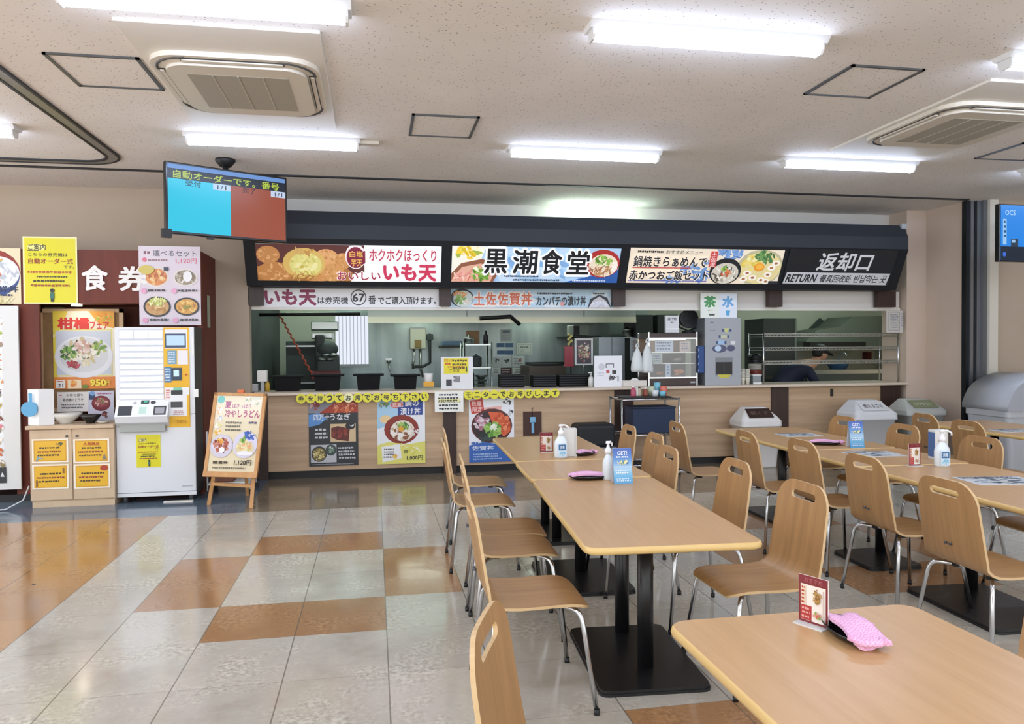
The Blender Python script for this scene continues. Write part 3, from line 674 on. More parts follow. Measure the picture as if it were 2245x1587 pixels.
# posters on the counter front
def p1(a):
    a.rect(677, 868, 785, 905, '#8a8a92'); a.poly([(700, 905), (735, 882), (785, 870), (785, 905)], '#a83a22'); a.blobs(755, 890, 28, 15, ['#c2502a', '#b0401f', '#d87848', '#e8a888'], 50, .22, 1); a.blobs(690, 889, 12, 9, ['#b0474a', '#d6aaa8', '#8a2f2c'], 20, .3, 2)
    a.poly([(677, 908), (700, 904), (716, 918), (700, 930), (677, 935)], '#5d93cf')
    a.text('四万十', 688, 907, 722, 921, '#e4e6ea', .02); a.text('うなぎ', 724, 907, 768, 921, '#e4e6ea', .02)
    a.rect(724, 929, 780, 969, '#d8bd93'); a.poly([(726, 938), (740, 934), (767, 940), (764, 968), (738, 964), (726, 958)], '#5f1f18'); a.blobs(746, 950, 19, 12, ['#8a3020', '#6e2118', '#a04830', '#52180f'], 50, .25, 3); a.ell(768, 934, 11, 8, '#1b1b1d'); a.blobs(770, 934, 6, 4, ['#d9d9dc', '#888888'], 6, .4, 4)
    a.lines(690, 937, 719, 963, 3, '#cfd2d6', 5, .7)
    a.rect(681, 974, 737, 1013, '#c3c6ca'); a.ell(699, 994, 17, 17, '#33312c'); a.ell(699, 995, 14, 14, '#8a7b45'); a.blobs(699, 995, 13, 13, ['#c9b262', '#6d6636', '#4d4a2a', '#e2d49a'], 45, .22, 6); a.ell(725, 986, 12, 12, '#33463f'); a.blobs(727, 985, 8, 8, ['#7f9c86', '#c9d8cc', '#4f6a5a'], 20, .3, 7)
    a.lines(740, 979, 780, 1008, 4, '#c9ccd0', 8, .7); a.lines(681, 1015, 780, 1019, 1, '#9a9da2', 9)
sheet('eel_poster', 'black poster with grilled eel photographs on the counter front', 'poster', (677, 868, 785, 1021), YC-.004, p1, '#24272c')
def p2(a):
    a.poly([(827, 872), (880, 872), (870, 925), (827, 940)], '#a9cfe6'); a.blobs(842, 885, 14, 7, ['#4d7f6e', '#c8a64e', '#3f6c8a', '#7aa66a'], 24, .3, 1); a.ell(845, 918, 12, 9, '#eccf98')
    a.ell(870, 887, 14, 8, '#dc7a76'); a.text('数量', 861, 882, 880, 892, '#fbeeea'); a.rect(884, 873, 927, 892, '#2b4590'); a.rect(872, 892, 927, 910, '#2b4590'); a.text('鯛の', 888, 876, 918, 891, '#f2f2f6', .02); a.text('漬け丼', 878, 894, 922, 909, '#f2f2f6', .02)
    a.ell(880, 941, 38, 32, '#8c2f22'); a.ell(882, 944, 30, 25, '#7a2418'); a.ell(882, 944, 27, 23, '#e6dcc8'); a.blobs(880, 946, 25, 21, ['#efe7d8', '#d9c8ae', '#8f5a3e', '#f5f0e6', '#c4a88a'], 70, .18, 2); a.blobs(884, 934, 13, 9, GREEN+['#3f7a3a'], 26, .3, 3); a.ell(879, 940, 6, 6, '#e3a43a'); a.blobs(909, 945, 8, 10, ['#a03a2c', '#f0eeee', '#d8d4d2'], 18, .3, 4)
    a.poly([(827, 975), (850, 968), (895, 974), (932, 968), (932, 1016), (827, 1016)], '#e3de74'); a.blobs(885, 985, 40, 12, ['#efeec0', '#d6d057', '#f3f2dc'], 20, .15, 5)
    a.poly([(836, 978), (876, 973), (880, 1004), (838, 1012)], '#f3f3f0'); a.lines(840, 981, 866, 1004, 4, '#6c6c72', 6, .6); a.blobs(865, 999, 8, 6, ['#e8b24a', '#dc8a3a', '#f0cf62'], 12, .4, 7); a.text('1,000円', 891, 999, 926, 1009, '#222222', .02); a.lines(884, 986, 894, 995, 2, '#333333', 3)
sheet('rice_bowl_poster', 'white and yellow poster with a brown rice bowl, priced 1,000円', 'poster', (827, 872, 932, 1016), YC-.004, p2, '#eef1f2')
def p3(a):
    a.poly([(1030, 877), (1058, 874), (1062, 902), (1034, 907)], '#c9453a'); a.text('数量', 1034, 879, 1056, 889, '#f3d8d2'); a.text('限定', 1036, 891, 1058, 902, '#f3d8d2')
    a.blobs(1113, 882, 10, 7, ['#2a2a2c', '#4a4a4c', '#dcdcda'], 16, .3, 1); a.blobs(1120, 905, 6, 10, ['#2f2f33', '#c9c9c9'], 10, .3, 2); a.poly([(1060, 893), (1100, 890), (1098, 900), (1064, 903)], '#e7b3aa')
    a.ell(1078, 933, 45, 38, '#5d2a24'); a.ell(1078, 934, 41, 34, '#36262a'); a.poly([(1070, 902), (1100, 905), (1118, 925), (1119, 945), (1104, 958), (1080, 930)], '#d9613a'); a.blobs(1100, 928, 18, 22, ['#e07a4e', '#cf5630', '#ea9468', '#c24a2a'], 60, .2, 3)
    a.blobs(1056, 925, 17, 18, ['#d9c2c8', '#c99aa6', '#e8dce0', '#a8707e'], 46, .24, 4); a.blobs(1062, 955, 18, 12, ['#27302e', '#3a4a48', '#1f2625'], 26, .3, 5); a.blobs(1081, 941, 20, 18, ['#7fb04a', '#5f9a3a', '#a8cc70', '#8fbf58'], 50, .24, 6); a.blobs(1083, 937, 9, 8, ['#e6eed6', '#f4f7ec'], 14, .35, 7)
    a.poly([(1028, 975), (1060, 968), (1095, 974), (1127, 966), (1127, 1012), (1028, 1012)], '#3a68b4'); a.lines(1032, 966, 1052, 975, 1, '#3a68b4', 2); a.text('佐賀丼', 1034, 976, 1082, 986, '#dfe8f4', .02); a.lines(1036, 992, 1100, 1008, 3, '#a9c2e4', 8, .7)
sheet('seafood_bowl_poster', 'poster with an orange salmon bowl above blue lower third', 'poster', (1028, 873, 1127, 1012), YC-.004, p3, '#eef0f2')
def nt(a):
    for k in range(5): a.lines(960, 862+7.6*k, 1010, 869+7.6*k, 1, '#34363a', k+2, .75)
    a.rect(961, 875, 1008, 881, '#ece7a0'); a.lines(961, 875, 1008, 882, 1, '#34363a', 3, .7)
sheet('notice_sheet', 'white notice hanging from the counter edge between the two rows of discs', 'notice', (953, 858, 1016, 903), YC-.098, nt, '#f1f2ea', .002)
# round paper discs with one character each
def disc(ch, cx, cy, pale, label, grp):
    Xc = at(cx, cy, 8.93); r = .056; a = Art((-10, -10, 10, 10), 2*r, 2*r, .0015, '#e6dc3c', .3)
    bmesh.ops.delete(a.bm, geom=list(a.bm.verts), context='VERTS'); a.d = -.0012; a.ell(0, 0, 10, 10, '#e9e4a2' if pale else '#e4da33', 24); a.d = 0; a.ell(0, 0, 9.6, 9.6, '#eeeab0' if pale else '#e6de3a', 24); a.rect(-5.2, -.9, 5.2, .9, '#232323') if ch == 'ー' else a.text(ch, -5.2, -5.2, 5.2, 5.2, '#1c1c1c', .04)
    o = a.done('character_disc', loc=(Xc.x-r, 8.937, Xc.z-r)); tag(o, label, 'paper disc', grp)
row1 = '券を持ってお席でお待ち下さい'; seen = {}
order = ['first', 'second', 'third', 'fourth', 'fifth', 'sixth', 'seventh', 'eighth', 'ninth', 'tenth', 'eleventh', 'twelfth', 'thirteenth', 'fourteenth']
for k, ch in enumerate(row1):
    disc(ch, 660+k*(930-660)/13, 874-k*.35, k == 5, 'round yellow paper disc reading %s, %s from the left of the long row' % (ch, order[k]), 'yellow discs on the counter edge, left row')
for k, ch in enumerate('モニターでお呼びします'):
    disc(ch, 1027+k*(1217-1027)/10, 866-k*.45, False, 'round yellow paper disc reading %s, %s in the row right of the notice' % (ch, order[k]), 'yellow discs on the counter edge, right row')
# brown board with a blue tool on a cord
t2 = thing('hanging_board', 'small brown board hung on the counter front with a pale blue tool', 'board', at(1167, 955, YC-.012))
X0, X1, Z0, Z1 = rect(1147, 902, 1187, 956, YC); zz = at(1167, 955, YC-.012)
put('board', MB().box(X0-zz.x, 0, 0, X1-zz.x, .011, Z1-zz.z), mat('#43251a', .5), t2)
b = MB(); b.box(-.03, -.02, .16, .04, 0, .23, .008); b.box(-.012, -.018, .03, .022, 0, .16, .006); put('tool', b, mat('#7fb4d4', .4), t2); put('cord', MB().tube([(0, -.008, .22), (0, -.006, .3), (.012, -.004, .345), (-.01, -.004, .33)], .003, 6), M_black, t2)
tag(put('door_latch', MB().box(at(1823, 868, YC).x-.02, YC-.02, .83, at(1823, 868, YC).x+.015, YC, .93, .004), M_black), 'small black latch on the counter front below the wire rack', 'latch')
# ------------------------------------------------------------------ kitchen behind the counter
M_ksteel = nodes('kitchen_steel_wall'); 
def ksteel():
    m, t, b = M_ksteel; tc = nd(t, 'ShaderNodeTexCoord'); mp = nd(t, 'ShaderNodeMapping'); mp.inputs['Scale'].default_value = (2.5, 2.5, .35); t.links.new(tc.outputs['Object'], mp.inputs[0])
    n = nd(t, 'ShaderNodeTexNoise'); n.inputs['Scale'].default_value = 2; n.inputs['Detail'].default_value = 6; t.links.new(mp.outputs[0], n.inputs['Vector']); r = ramp(t, [(.3, '#8b9a97'), (.7, '#b0bcb8')]); t.links.new(n.outputs['Fac'], r.inputs[0]); t.links.new(r.outputs[0], b.inputs['Base Color'])
    b.inputs['Metallic'].default_value = .7; b.inputs['Roughness'].default_value = .42; return m
M_ksteel = ksteel()
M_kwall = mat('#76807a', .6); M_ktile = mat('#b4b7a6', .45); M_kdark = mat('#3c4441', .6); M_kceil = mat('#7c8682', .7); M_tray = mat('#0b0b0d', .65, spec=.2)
KY = 12.3
b = MB(); b.box(-1.6, 9.5, 0, -1.45, KY, 2.75); struct('wall_kitchen_left', b, M_kdark, 'dark left wall of the kitchen', 'wall')
xw0, xw1 = at(735, 740, KY).x, at(808, 740, KY).x; zw1 = at(770, 690, KY).z; zw0 = at(770, 801, KY).z
b = MB(); b.box(-1.6, KY, 0, xw0, KY+.1, 2.75); struct('wall_kitchen_tiled', b, M_ktile, 'pale tiled wall left of the kitchen window', 'wall')
b = MB(); b.box(xw0, KY, 0, xw1, KY+.1, zw0); b.box(xw0, KY, zw1, xw1, KY+.1, 2.75); b.box(xw1, KY, 0, at(1420, 740, KY).x, KY+.1, 2.75); struct('wall_kitchen_back', b, M_ksteel, 'steel clad back wall of the kitchen', 'wall')
b = MB(); b.box(at(1420, 740, KY).x, KY, 0, 9.0, KY+.1, 2.75); b.box(8.9, 9.5, 0, 9.0, KY, 2.75); struct('wall_kitchen_right', b, mat('#c2c4b4', .6), 'pale right part of the kitchen wall', 'wall')
struct('ceiling_kitchen', MB().box(-1.6, 9.45, 2.75, 9.0, KY+.1, 2.83), M_kceil, 'dim kitchen ceiling', 'ceiling')
struct('trim_6', MB().box(-1.39, 9.34, 2.2, 6.98, 9.36, 2.75), M_kwall, 'inner face of the counter lintel', 'trim')
# window with upright blind slats
t_ = thing('window_1', 'bright kitchen window with white upright blind slats', 'window', ((xw0+xw1)/2, KY, zw0)); t_['kind'] = 'structure'
ww, wh = xw1-xw0, zw1-zw0
put('daylight_pane', MB().box(-ww/2, .08, 0, ww/2, .09, wh), glow('#6f8096', .7), t_)
b = MB(); b.box(-ww/2-.02, -.02, -.02, ww/2+.02, .0, .02); b.box(-ww/2-.02, -.02, wh-.02, ww/2+.02, 0, wh+.02); put('window_frame', b, M_grey, t_)
for k in range(9):
    x = -ww/2+ww*(k+.5)/9; put('blind_slat', MB().box(x-ww/20.5, .02, 0, x+ww/20.5, .025, wh), glow('#eef4ff', .86), t_)
def kbox(name, label, cat, px, Y, dep, m, bev=.004, group=None, extra=None, zb=None):
    X0, X1, Z0, Z1 = rect(*px, Y); Z0 = Z0 if zb is None else zb; c = ((X0+X1)/2, Y, Z0); w, h = X1-X0, Z1-Z0
    t = thing(name, label, cat, c, 0, group); put('body', MB().box(-w/2, 0, 0, w/2, dep, h, bev), m, t)
    if extra: extra(t, w, h, dep)
    return t
# lamps of the kitchen
def klamp(x, y, lab, k=1.0):
    t = thing('kitchen_lamp', lab, 'lamp', (x, y, 2.75), group='kitchen strip lamps'); put('housing', MB().box(-.65, -.07, -.06, .65, .07, 0), M_fix, t); put('tube', MB().lathe([(.02, -.6), (.02, .6)], (0, 0, -.085), 10, 'x'), mat('#e6fff0', .4, emit=KITCHEN_STRENGTH*k), t)
klamp(.6, 10.6, 'kitchen strip lamp out of sight behind the left lintel'); klamp(4.2, 10.6, 'kitchen strip lamp out of sight behind the middle lintel'); klamp(7.0, 10.5, 'kitchen strip lamp out of sight above the wire rack', 2.6); klamp(-.75, 11.0, 'strip lamp added out of sight by the kitchen window to brighten the tiled wall', 2.6)  # the lamp by the window is added to brighten the tiled wall
# hood
HY = 11.2; X0, X1, Z0, Z1 = rect(806, 676, 1394, 704, HY)
t_ = thing('extractor_hood', 'long stainless extractor hood along the kitchen', 'extractor hood', ((X0+X1)/2, HY, Z0+.045)); w = X1-X0
put('canopy', MB().box(-w/2, 0, .0, w/2, .9, .75), M_steel, t_); [put('added_hood_lamp', MB().box(q-.35, .5, -.022, q+.35, .6, -.002), mat('#f2ffee', .4, emit=9), t_) for q in (-1.25, .75)]; put('lower_lip', MB().box(-w/2, -.015, -.07, w/2, .0, -.03).box(-w/2, -.008, -.03, w/2, .0, .02), mat('#d8d6c2', .3, .6), t_); put('seam_strip', MB().box(-.6, -.006, .02, -.58, .0, .75), M_grey, t_); put('seam_strip', MB().box(1.2, -.006, .02, 1.22, .0, .75), M_grey, t_)  # lamps under the hood are added to light the wall, hidden by the lip
tag(put('sprinkler_pipe', MB().tube([at(1052, 698, 11.16), at(1120, 694, 11.16), at(1140, 712, 11.16)], .03, 8), M_black), 'black bent pipe below the middle of the hood', 'pipe')
tag(put('curtain_rail', MB().tube([at(565, 690, 10.2), at(790, 688, 10.2)], .022, 8), M_black), 'black rail at upper left of the kitchen', 'rail')
tag(put('hanging_chain', MB().tube([at(612, 689, 10.2)+(at(688, 828, 9.6)-at(612, 689, 10.2))*k/24+Vector((.012*(-1)**k, 0, 0)) for k in range(25)], .011, 6), mat('#a5432c', .5)), 'thin red chain hanging diagonally at the kitchen left', 'chain')
# steel wall shelf with trays near the window
def shelf(t, w, h, d):
    put('front_edge', MB().box(-w/2, -.01, 0, w/2, 0, h*.18), M_kdark, t)
kbox('steel_shelf', 'upper stainless wall shelf in front of the window', 'shelf', (682, 705, 741, 725), 11.2, .35, M_steel, .01, 'kitchen wall shelves', shelf)
kbox('steel_shelf', 'lower stainless wall shelf in front of the window', 'shelf', (683, 729, 729, 743), 11.2, .3, M_steel, .01, 'kitchen wall shelves', shelf)
def rack_l(t, w, h, d):
    put('shelf_panel', MB().box(-w*.4, -.02, h*.28, w*.35, 0, h*.55), M_grey, t)
    for k in (.25, .62, .95): put('shelf_board', MB().box(-w/2, -.03, h*k, w/2, 0, h*k+.02), M_steel, t)
kbox('dark_storage_rack', 'dark storage rack filled with equipment at kitchen left', 'rack', (627, 748, 692, 832), 11.3, .6, M_kdark, .01, None, rack_l, 0)
t_ = thing('noodle_machine', 'dark heap of kitchen machine parts below the wall shelves', 'machine', at(715, 832, 10.75)); put('pedestal', MB().box(-.14, .02, -at(715, 832, 10.75).z, .17, .38, 0), M_kdark, t_)
b = MB(); b.box(-.14, 0, 0, .17, .4, .35, .04); b.ball((.0, .1, .42), .15, (1.1, 1, .8)); b.box(-.15, 0, .3, -.02, .3, .62, .03); put('body', b, M_kdark, t_); put('red_base', MB().box(-.2, -.06, .0, .2, -.01, .12, .01), mat('#6d2a2a', .5), t_); b = MB()
for k in range(4): b.ball((.05*k-.05, -.02, .28+.06*(k % 2)), .045, (1.4, 1, .6), 10)
put('metal_knob', b, M_steel, t_)
# water heater and taps
def heater(t, w, h, d):
    put('vent_plate', MB().box(-w*.22, -.012, .02, w*.2, 0, h*.42, .005), mat('#8a7440', .5), t); put('top_trim', MB().box(-w/2, -.006, h*.93, w/2, 0, h), M_grey, t)
    put('pipe', MB().tube([(-w*.25, .06, 0), (-w*.25, .06, -.18), (-w*.33, .06, -.22), (-w*.3, .06, -.32)], .018, 8), M_steel, t); put('pipe', MB().tube([(w*.15, .06, 0), (w*.15, .06, -.3), (w*.3, .05, -.45)], .018, 8), M_steel, t); put('hose', MB().tube([(w*.75, .04, h*.7), (w*.75, .04, 0), (w*.75, .04, -.22), (w*.3, .04, -.28), (-w*.2, .04, -.28)], .022, 8), M_kdark, t); put('switch_box', MB().box(w*.55, 0, h*.4, w*.95, .05, h*.68, .005), M_kdark, t)
kbox('water_heater', 'cream wall mounted water heater with dark hoses', 'water heater', (899, 717, 934, 765), 12.16, .14, mat('#c9cdb9', .4), .012, None, heater)
t_ = thing('wall_tap', 'steel tap with hose on the steel wall left of the heater', 'tap', at(852, 792, 12.25)); put('valve', MB().ball((0, -.03, 0), .035).box(-.05, -.06, .02, .05, -.03, .05), M_steel, t_); put('hose', MB().tube([(0, -.04, 0), (.01, -.08, -.12), (.05, -.1, -.2), (.16, -.08, -.24)], .014, 8), M_steel, t_)
def lidt(t, w, h, d): put('rim', MB().box(-w*.66, -.03, h-.03, w*.66, d+.03, h+.004, .006), M_tray, t)
for px, lab in (((602, 826, 655, 859), 'black tub with wide rim, leftmost on the counter'), ((690, 823, 744, 858), 'black tub with wide rim, second from the left on the counter'), ((783, 822, 833, 857), 'black tub with wide rim, third from the left on the counter'), ((865, 823, 913, 856), 'black tub with wide rim just left of the yellow signed stand')):
    X0, X1, Z0, Z1 = rect(*px, 9.3); w = X1-X0; t_ = thing('serving_tub', lab, 'tub', ((X0+X1)/2, 9.3, 1.0), 0, 'black tubs on the counter'); h = Z1-1.0
    b = MB(); b.prism([(-w*.47, 0), (w*.47, 0), (w*.53, h), (-w*.53, h)], 'y', 0, .26); put('bin', b, M_tray, t_); put('rim', MB().box(-w*.68, -.02, h-.012, w*.68, .28, h+.012, .006), M_tray, t_)
for px, lab in (((1098, 822, 1150, 850), 'black slatted crate right of the metal rack on the counter'), ((1170, 823, 1219, 848), 'black slatted crate, middle one of three on the counter'), ((1227, 822, 1291, 847), 'black slatted crate left of the white bottle on the counter')):
    X0, X1, Z0, Z1 = rect(*px, 9.3); w = X1-X0; h = Z1-1.0; t_ = thing('slatted_crate', lab, 'crate', ((X0+X1)/2, 9.3, 1.0), 0, 'black crates on the counter'); put('box', MB().box(-w/2, 0, 0, w/2, .24, h, .006), M_tray, t_); b = MB()
    for k in range(5): b.box(-w/2-.004, -.006, .02+h*.19*k, w/2+.004, 0, .035+h*.19*k)
    put('slat', b, mat('#17181a', .6), t_)
t_ = thing('napkin_stand', 'small white box on a stand at the left end of the counter', 'dispenser', (at(575, 860, 9.25).x, 9.25, 1.0)); put('stand', MB().box(-.02, .02, 0, .02, .06, .13), M_grey, t_); put('box', MB().box(-.055, 0, .12, .055, .09, .25, .006), M_white, t_)
tag(put('yellow_bottle', MB().lathe([(.03, 0), (.03, .09), (.012, .115), (.012, .14)], (at(586, 858, 9.3).x, 9.32, 1.0), 14), mat('#c9a23a', .4)), 'small yellow bottle beside the white stand at counter left', 'bottle')
tag(put('grey_box', MB().box(at(549, 855, 9.3).x, 9.28, 1.0, at(566, 855, 9.3).x, 9.4, 1.09, .006), M_grey), 'grey box at the far left end of the counter', 'box')
t_ = thing('card_stand', 'white beaker with an orange price card left of the order terminal', 'beaker', (at(940, 855, 9.3).x, 9.3, 1.0)); put('beaker', MB().lathe([(.05, .0), (.055, .12), (.06, .16)], (0, .05, .03), 16), M_white, t_); put('card', MB().box(-.065, -.03, .03, .065, -.025, .09), mat('#e2a62c', .4), t_)
# order terminal with yellow sign
def ys(a):
    a.rect(973, 785, 1027, 818, '#e8da2c'); a.text('お知らせ', 974, 786, 991, 793, '#c9452c', .01); a.lines(976, 794, 989, 800, 1, '#c9452c', 3, .8); a.lines(991, 787, 1025, 810, 3, '#5d4a22', 4, .7); a.lines(980, 801, 1024, 806, 1, '#c24a2c', 5, .7); a.text('ご注文', 984, 808, 1008, 815, '#2b2b22', .01); a.rect(1021, 803, 1024, 814, '#2f5d3a')
    a.rect(978, 830, 990, 844, '#3b3d42'); a.lines(993, 822, 1010, 836, 2, '#6a6d72', 6); a.rect(996, 826, 1008, 836, '#84878c')
X0, X1, Z0, Z1 = rect(967, 782, 1037, 851, 9.15); t_ = thing('order_terminal', 'white order terminal carrying a yellow sign on the counter', 'terminal', (X0, 9.15, 1.0))
a = Art((967, 782, 1037, 851), X1-X0, Z1-1.0, .02, '#e4e5e6', .4); ys(a); a.done('front_panel', t_, loc=(0, 0, 0)); put('back_body', MB().box(.03, .021, 0, X1-X0-.03, .16, Z1-1.05, .01), M_white, t_)
# white acrylic sign with dark emblem shapes
def ws(a):
    a.ell(1319, 804, 7, 8, '#cfcfd6'); a.frame(1328, 797, 1346, 806, 1.5, '#2a2b2e'); a.rect(1331, 800, 1343, 810, '#e9eaee'); a.rect(1329, 811, 1336, 818, '#c2474a'); a.rect(1342, 812, 1351, 820, '#2a2b2e'); a.blobs(1343, 828, 10, 5, ['#3a3b3f', '#56575c'], 14, .35, 2); a.rect(1353, 824, 1357, 836, '#b9bac0'); a.lines(1309, 815, 1325, 826, 2, '#c9c9d2', 4)
X0, X1, Z0, Z1 = rect(1303, 780, 1364, 848, 9.1); a = Art((1303, 780, 1364, 848), X1-X0, Z1-1.0, .012, '#eceef2', .35); ws(a)
t_ = thing('white_display_sign', 'large white sign standing on the counter beside the plastic bags', 'sign', (X0, 9.1, 1.0)); a.done('face', t_, loc=(0, 0, 0)); put('prop_stand', MB().prism([(.012, 0), (.16, 0), (.012, .3)], 'x', .1, .2), M_white, t_)
t_ = thing('sanitiser_bottle', 'small white pump bottle right of the black crates', 'bottle', (at(1296, 848, 9.2).x, 9.2, 1.0)); put('bottle', MB().lathe([(.034, 0), (.036, .09), (.03, .115), (.012, .13)], (0, 0, 0), 16), M_white, t_); put('pump', MB().cyl((0, 0, .13), .008, .05, 8).box(-.035, -.01, .17, .012, .01, .185), M_white, t_)
# shelf rack with pots
X0, X1, Z0, Z1 = rect(1018, 754, 1078, 850, 10.4); t_ = thing('pot_rack', 'steel rack with stacked pots behind the order terminal', 'rack', ((X0+X1)/2, 10.4, .0)); w = X1-X0
for zz in (Z1, Z1-.32, Z1-.62): put('shelf_board', MB().box(-w/2, 0, zz-.02, w/2, .4, zz), M_steel, t_)
for sx in (-1, 1):
    for yy in (0, .4): put('upright', MB().tube([(sx*w/2, yy, 0), (sx*w/2, yy, Z1+.02)], .014, 8), M_steel, t_)
xr, zr = (X0+X1)/2, Z1
def pot(x, y, z, r, h, m, lab, cat='pot', name='steel_pot'):
    t = thing(name, lab, cat, (x, y, z)); put('vessel', MB().lathe([(r*.9, 0), (r, h*.2), (r, h), (r*1.08, h+.006)], (0, 0, 0), 18), m, t); put('lid', MB().lathe([(r*1.02, h+.006), (r*.7, h+.03), (.015, h+.04), (.015, h+.06)], (0, 0, 0), 18), m, t); return t
pot(xr-.1, 10.6, zr, .075, .07, M_steel, 'small steel pot on top of the pot rack'); tag(put('brown_carton', MB().box(xr-.12, 10.66, zr, xr+.06, 10.78, zr+.19, .004), mat('#7a5a34', .6)), 'brown carton on top of the pot rack', 'box'); tag(put('dark_flask', MB().lathe([(.035, 0), (.035, .12), (.015, .15), (.015, .19)], (xr+.14, 10.6, zr), 14), M_black), 'dark flask on top of the pot rack', 'flask')
for k in range(3): tag(put('steel_bowl', MB().lathe([(.05, 0), (.095, .055), (.1, .06)], (xr+.07, 10.6, zr-.62+.062*k), 18), M_steel), 'steel bowl in the stack on the pot rack, %s' % ['lowest', 'in the middle', 'topmost'][k], 'bowl', 'steel bowls on the pot rack')
tag(put('black_canister', MB().lathe([(.07, 0), (.07, .2), (.06, .23)], (xr-.1, 10.6, zr-.62), 16), M_black), 'black canister beside the steel bowls on the pot rack', 'canister'); pot(xr, 10.6, zr-.32, .08, .12, M_kdark, 'dark pot on the middle shelf of the pot rack')
tag(put('drying_tray', MB().box(at(968, 750, 11.9).x, 11.7, at(968, 757, 11.9).z, at(1010, 750, 11.9).x, 12.0, at(968, 748, 11.9).z, .01), mat('#6f96b4', .4)), 'pale blue tray on the wall shelf right of the water heater', 'tray')
tag(put('wall_ledge', MB().box(at(966, 757, 11.9).x, 11.68, at(968, 762, 11.9).z, at(1014, 757, 11.9).x, 12.29, at(968, 758, 11.9).z, .004), M_kdark), 'dark wall shelf right of the water heater', 'shelf')
# papers on the steel wall
def paper(px, lab, draw=None, base='#cdd3ce', Y=12.29, grp='papers on the kitchen wall'): sheet('wall_paper', lab, 'paper', px, Y, draw or (lambda a: a.lines(px[0]+3, px[1]+3, px[2]-3, px[3]-3, 3, '#6c7672', 3)), base, .003, .5, group=grp)
paper((1098, 722, 1122, 748), 'grey notice high on the steel wall above the blue stickers', lambda a: (a.rect(1102, 724, 1118, 730, '#6a727c'), a.lines(1102, 733, 1119, 746, 3, '#98a0a2', 3)), '#a9b2b2')
for k, (x, y) in enumerate(((1089, 752), (1108, 752), (1090, 768), (1108, 768))): paper((x, y, x+17, y+9), 'blue sticker on the steel wall, %s of four' % ['upper left', 'upper right', 'lower left', 'lower right'][k], lambda a: None, '#3f6286', 12.29, 'blue stickers on the kitchen wall')
paper((1133, 752, 1167, 777), 'white sheet with faint print right of the blue stickers', lambda a: (a.frame(1136, 755, 1164, 774, .7, '#8a948e'), a.lines(1140, 758, 1162, 764, 1, '#5d6661', 2), a.lines(1140, 765, 1150, 773, 2, '#8a948e', 4)), '#c5cfc6')
paper((1081, 782, 1098, 804), 'small paper with dark figure, leftmost of the low row', lambda a: a.blobs(1090, 790, 5, 5, ['#3a3f42', '#5a6064'], 10, .4, 2), '#bcc4c2'); paper((1101, 780, 1121, 804), 'small paper with dark figure in the low row, second', lambda a: a.blobs(1111, 791, 6, 5, ['#2f3437', '#4f5559'], 10, .4, 3), '#c3cbca'); paper((1123, 780, 1150, 804), 'paper with red spot at right of the low row', lambda a: (a.ell(1140, 790, 3, 3, '#a84a48'), a.lines(1126, 784, 1146, 800, 3, '#7b8386', 4)), '#c3cbca')
paper((1098, 806, 1122, 820), 'dark red label below the low row of papers', lambda a: a.lines(1101, 808, 1119, 818, 2, '#d0c8c8', 4), '#4a2a2c'); paper((1079, 806, 1096, 822), 'pale paper left of the dark red label'); paper((1124, 806, 1150, 822), 'pale paper right of the dark red label')
b = MB(); b.box(at(1155, 797, 12.2).x, 12.1, at(1155, 799, 12.2).z, at(1238, 797, 12.2).x, 12.3, at(1155, 794, 12.2).z); tag(put('gas_range_top', b, M_black), 'black edge of the cooking range along the steel wall', 'range')
def gas(t, w, h, d): put('grate', MB().box(-w*.4, .0, h, w*.4, .4, h+.03), M_black, t)
kbox('cooking_range', 'brownish steel cooking range below the steel wall', 'range', (1160, 802, 1240, 860), 11.5, .7, mat('#6e625a', .45, .5), .006, None, gas, 0)
# framed leaflet, red holder, flowers
def lf(a): a.rect(1264, 746, 1296, 797, '#4a4048'); a.blobs(1280, 772, 14, 23, ['#b58a6a', '#c9b89a', '#8a4a4a', '#d8ccc0', '#6a7a5a'], 80, .13, 3)
t_ = thing('prep_counter', 'steel preparation table just behind the food counter', 'table', (2.6, 9.78, 0)); put('tabletop', MB().box(-.9, 0, .9, 1.7, .5, .94), M_steel, t_)
for sx in (-.86, 1.66):
    for yy in (.04, .46): put('leg', MB().cyl((sx, yy, 0), .02, .9, 10), M_steel, t_)
X0, X1, Z0, Z1 = rect(1260, 741, 1300, 800, 9.9); t_ = thing('leaflet_stand', 'leaflet covered in small dish pictures in a pale frame on a pole', 'poster', (X0, 9.9, .94)); a = Art((1260, 741, 1300, 800), X1-X0, Z1-Z0, .01, '#c9cdc9', .4); lf(a); a.done('leaflet', t_, loc=(0, 0, Z0-.94)); put('pole', MB().cyl(((X1-X0)/2, .02, 0), .01, Z1-.97, 10), M_steel, t_); put('foot', MB().cyl(((X1-X0)/2, .02, 0), .07, .012, 16), M_steel, t_)
tag(put('red_holder', MB().box(at(1237, 760, 9.9).x, 9.88, at(1237, 804, 9.9).z, at(1257, 760, 9.9).x, 9.92, at(1237, 759, 9.9).z, .004), mat('#8a1f2c', .4)), 'dark red hanging folder left of the framed leaflet', 'folder')
t_ = thing('pole_stand', 'thin dark pole with yellow and white blossoms behind the red folder', 'stand', (at(1252, 850, 9.928).x, 9.928, .94)); put('pole', MB().tube([(0, 0, 0), (0, 0, .68)], .008, 8), M_black, t_); b = MB()
for k in range(7): b.ball((-.03+.02*(k % 3), .01*(k % 2), .6+.022*k), .02, (1, 1, 1), 8)
put('blossom', b, mat('#cfc47c', .6), t_)
kbox('grey_cabinet', 'plain grey metal cabinet behind the white display sign', 'cabinet', (1313, 739, 1370, 850), 9.95, .3, mat('#8d9699', .4, .3), .004, None, lambda t, w, h, d: put('door_gap', MB().box(-.004, -.003, 0, .004, 0, h), M_dkgrey, t), .94)
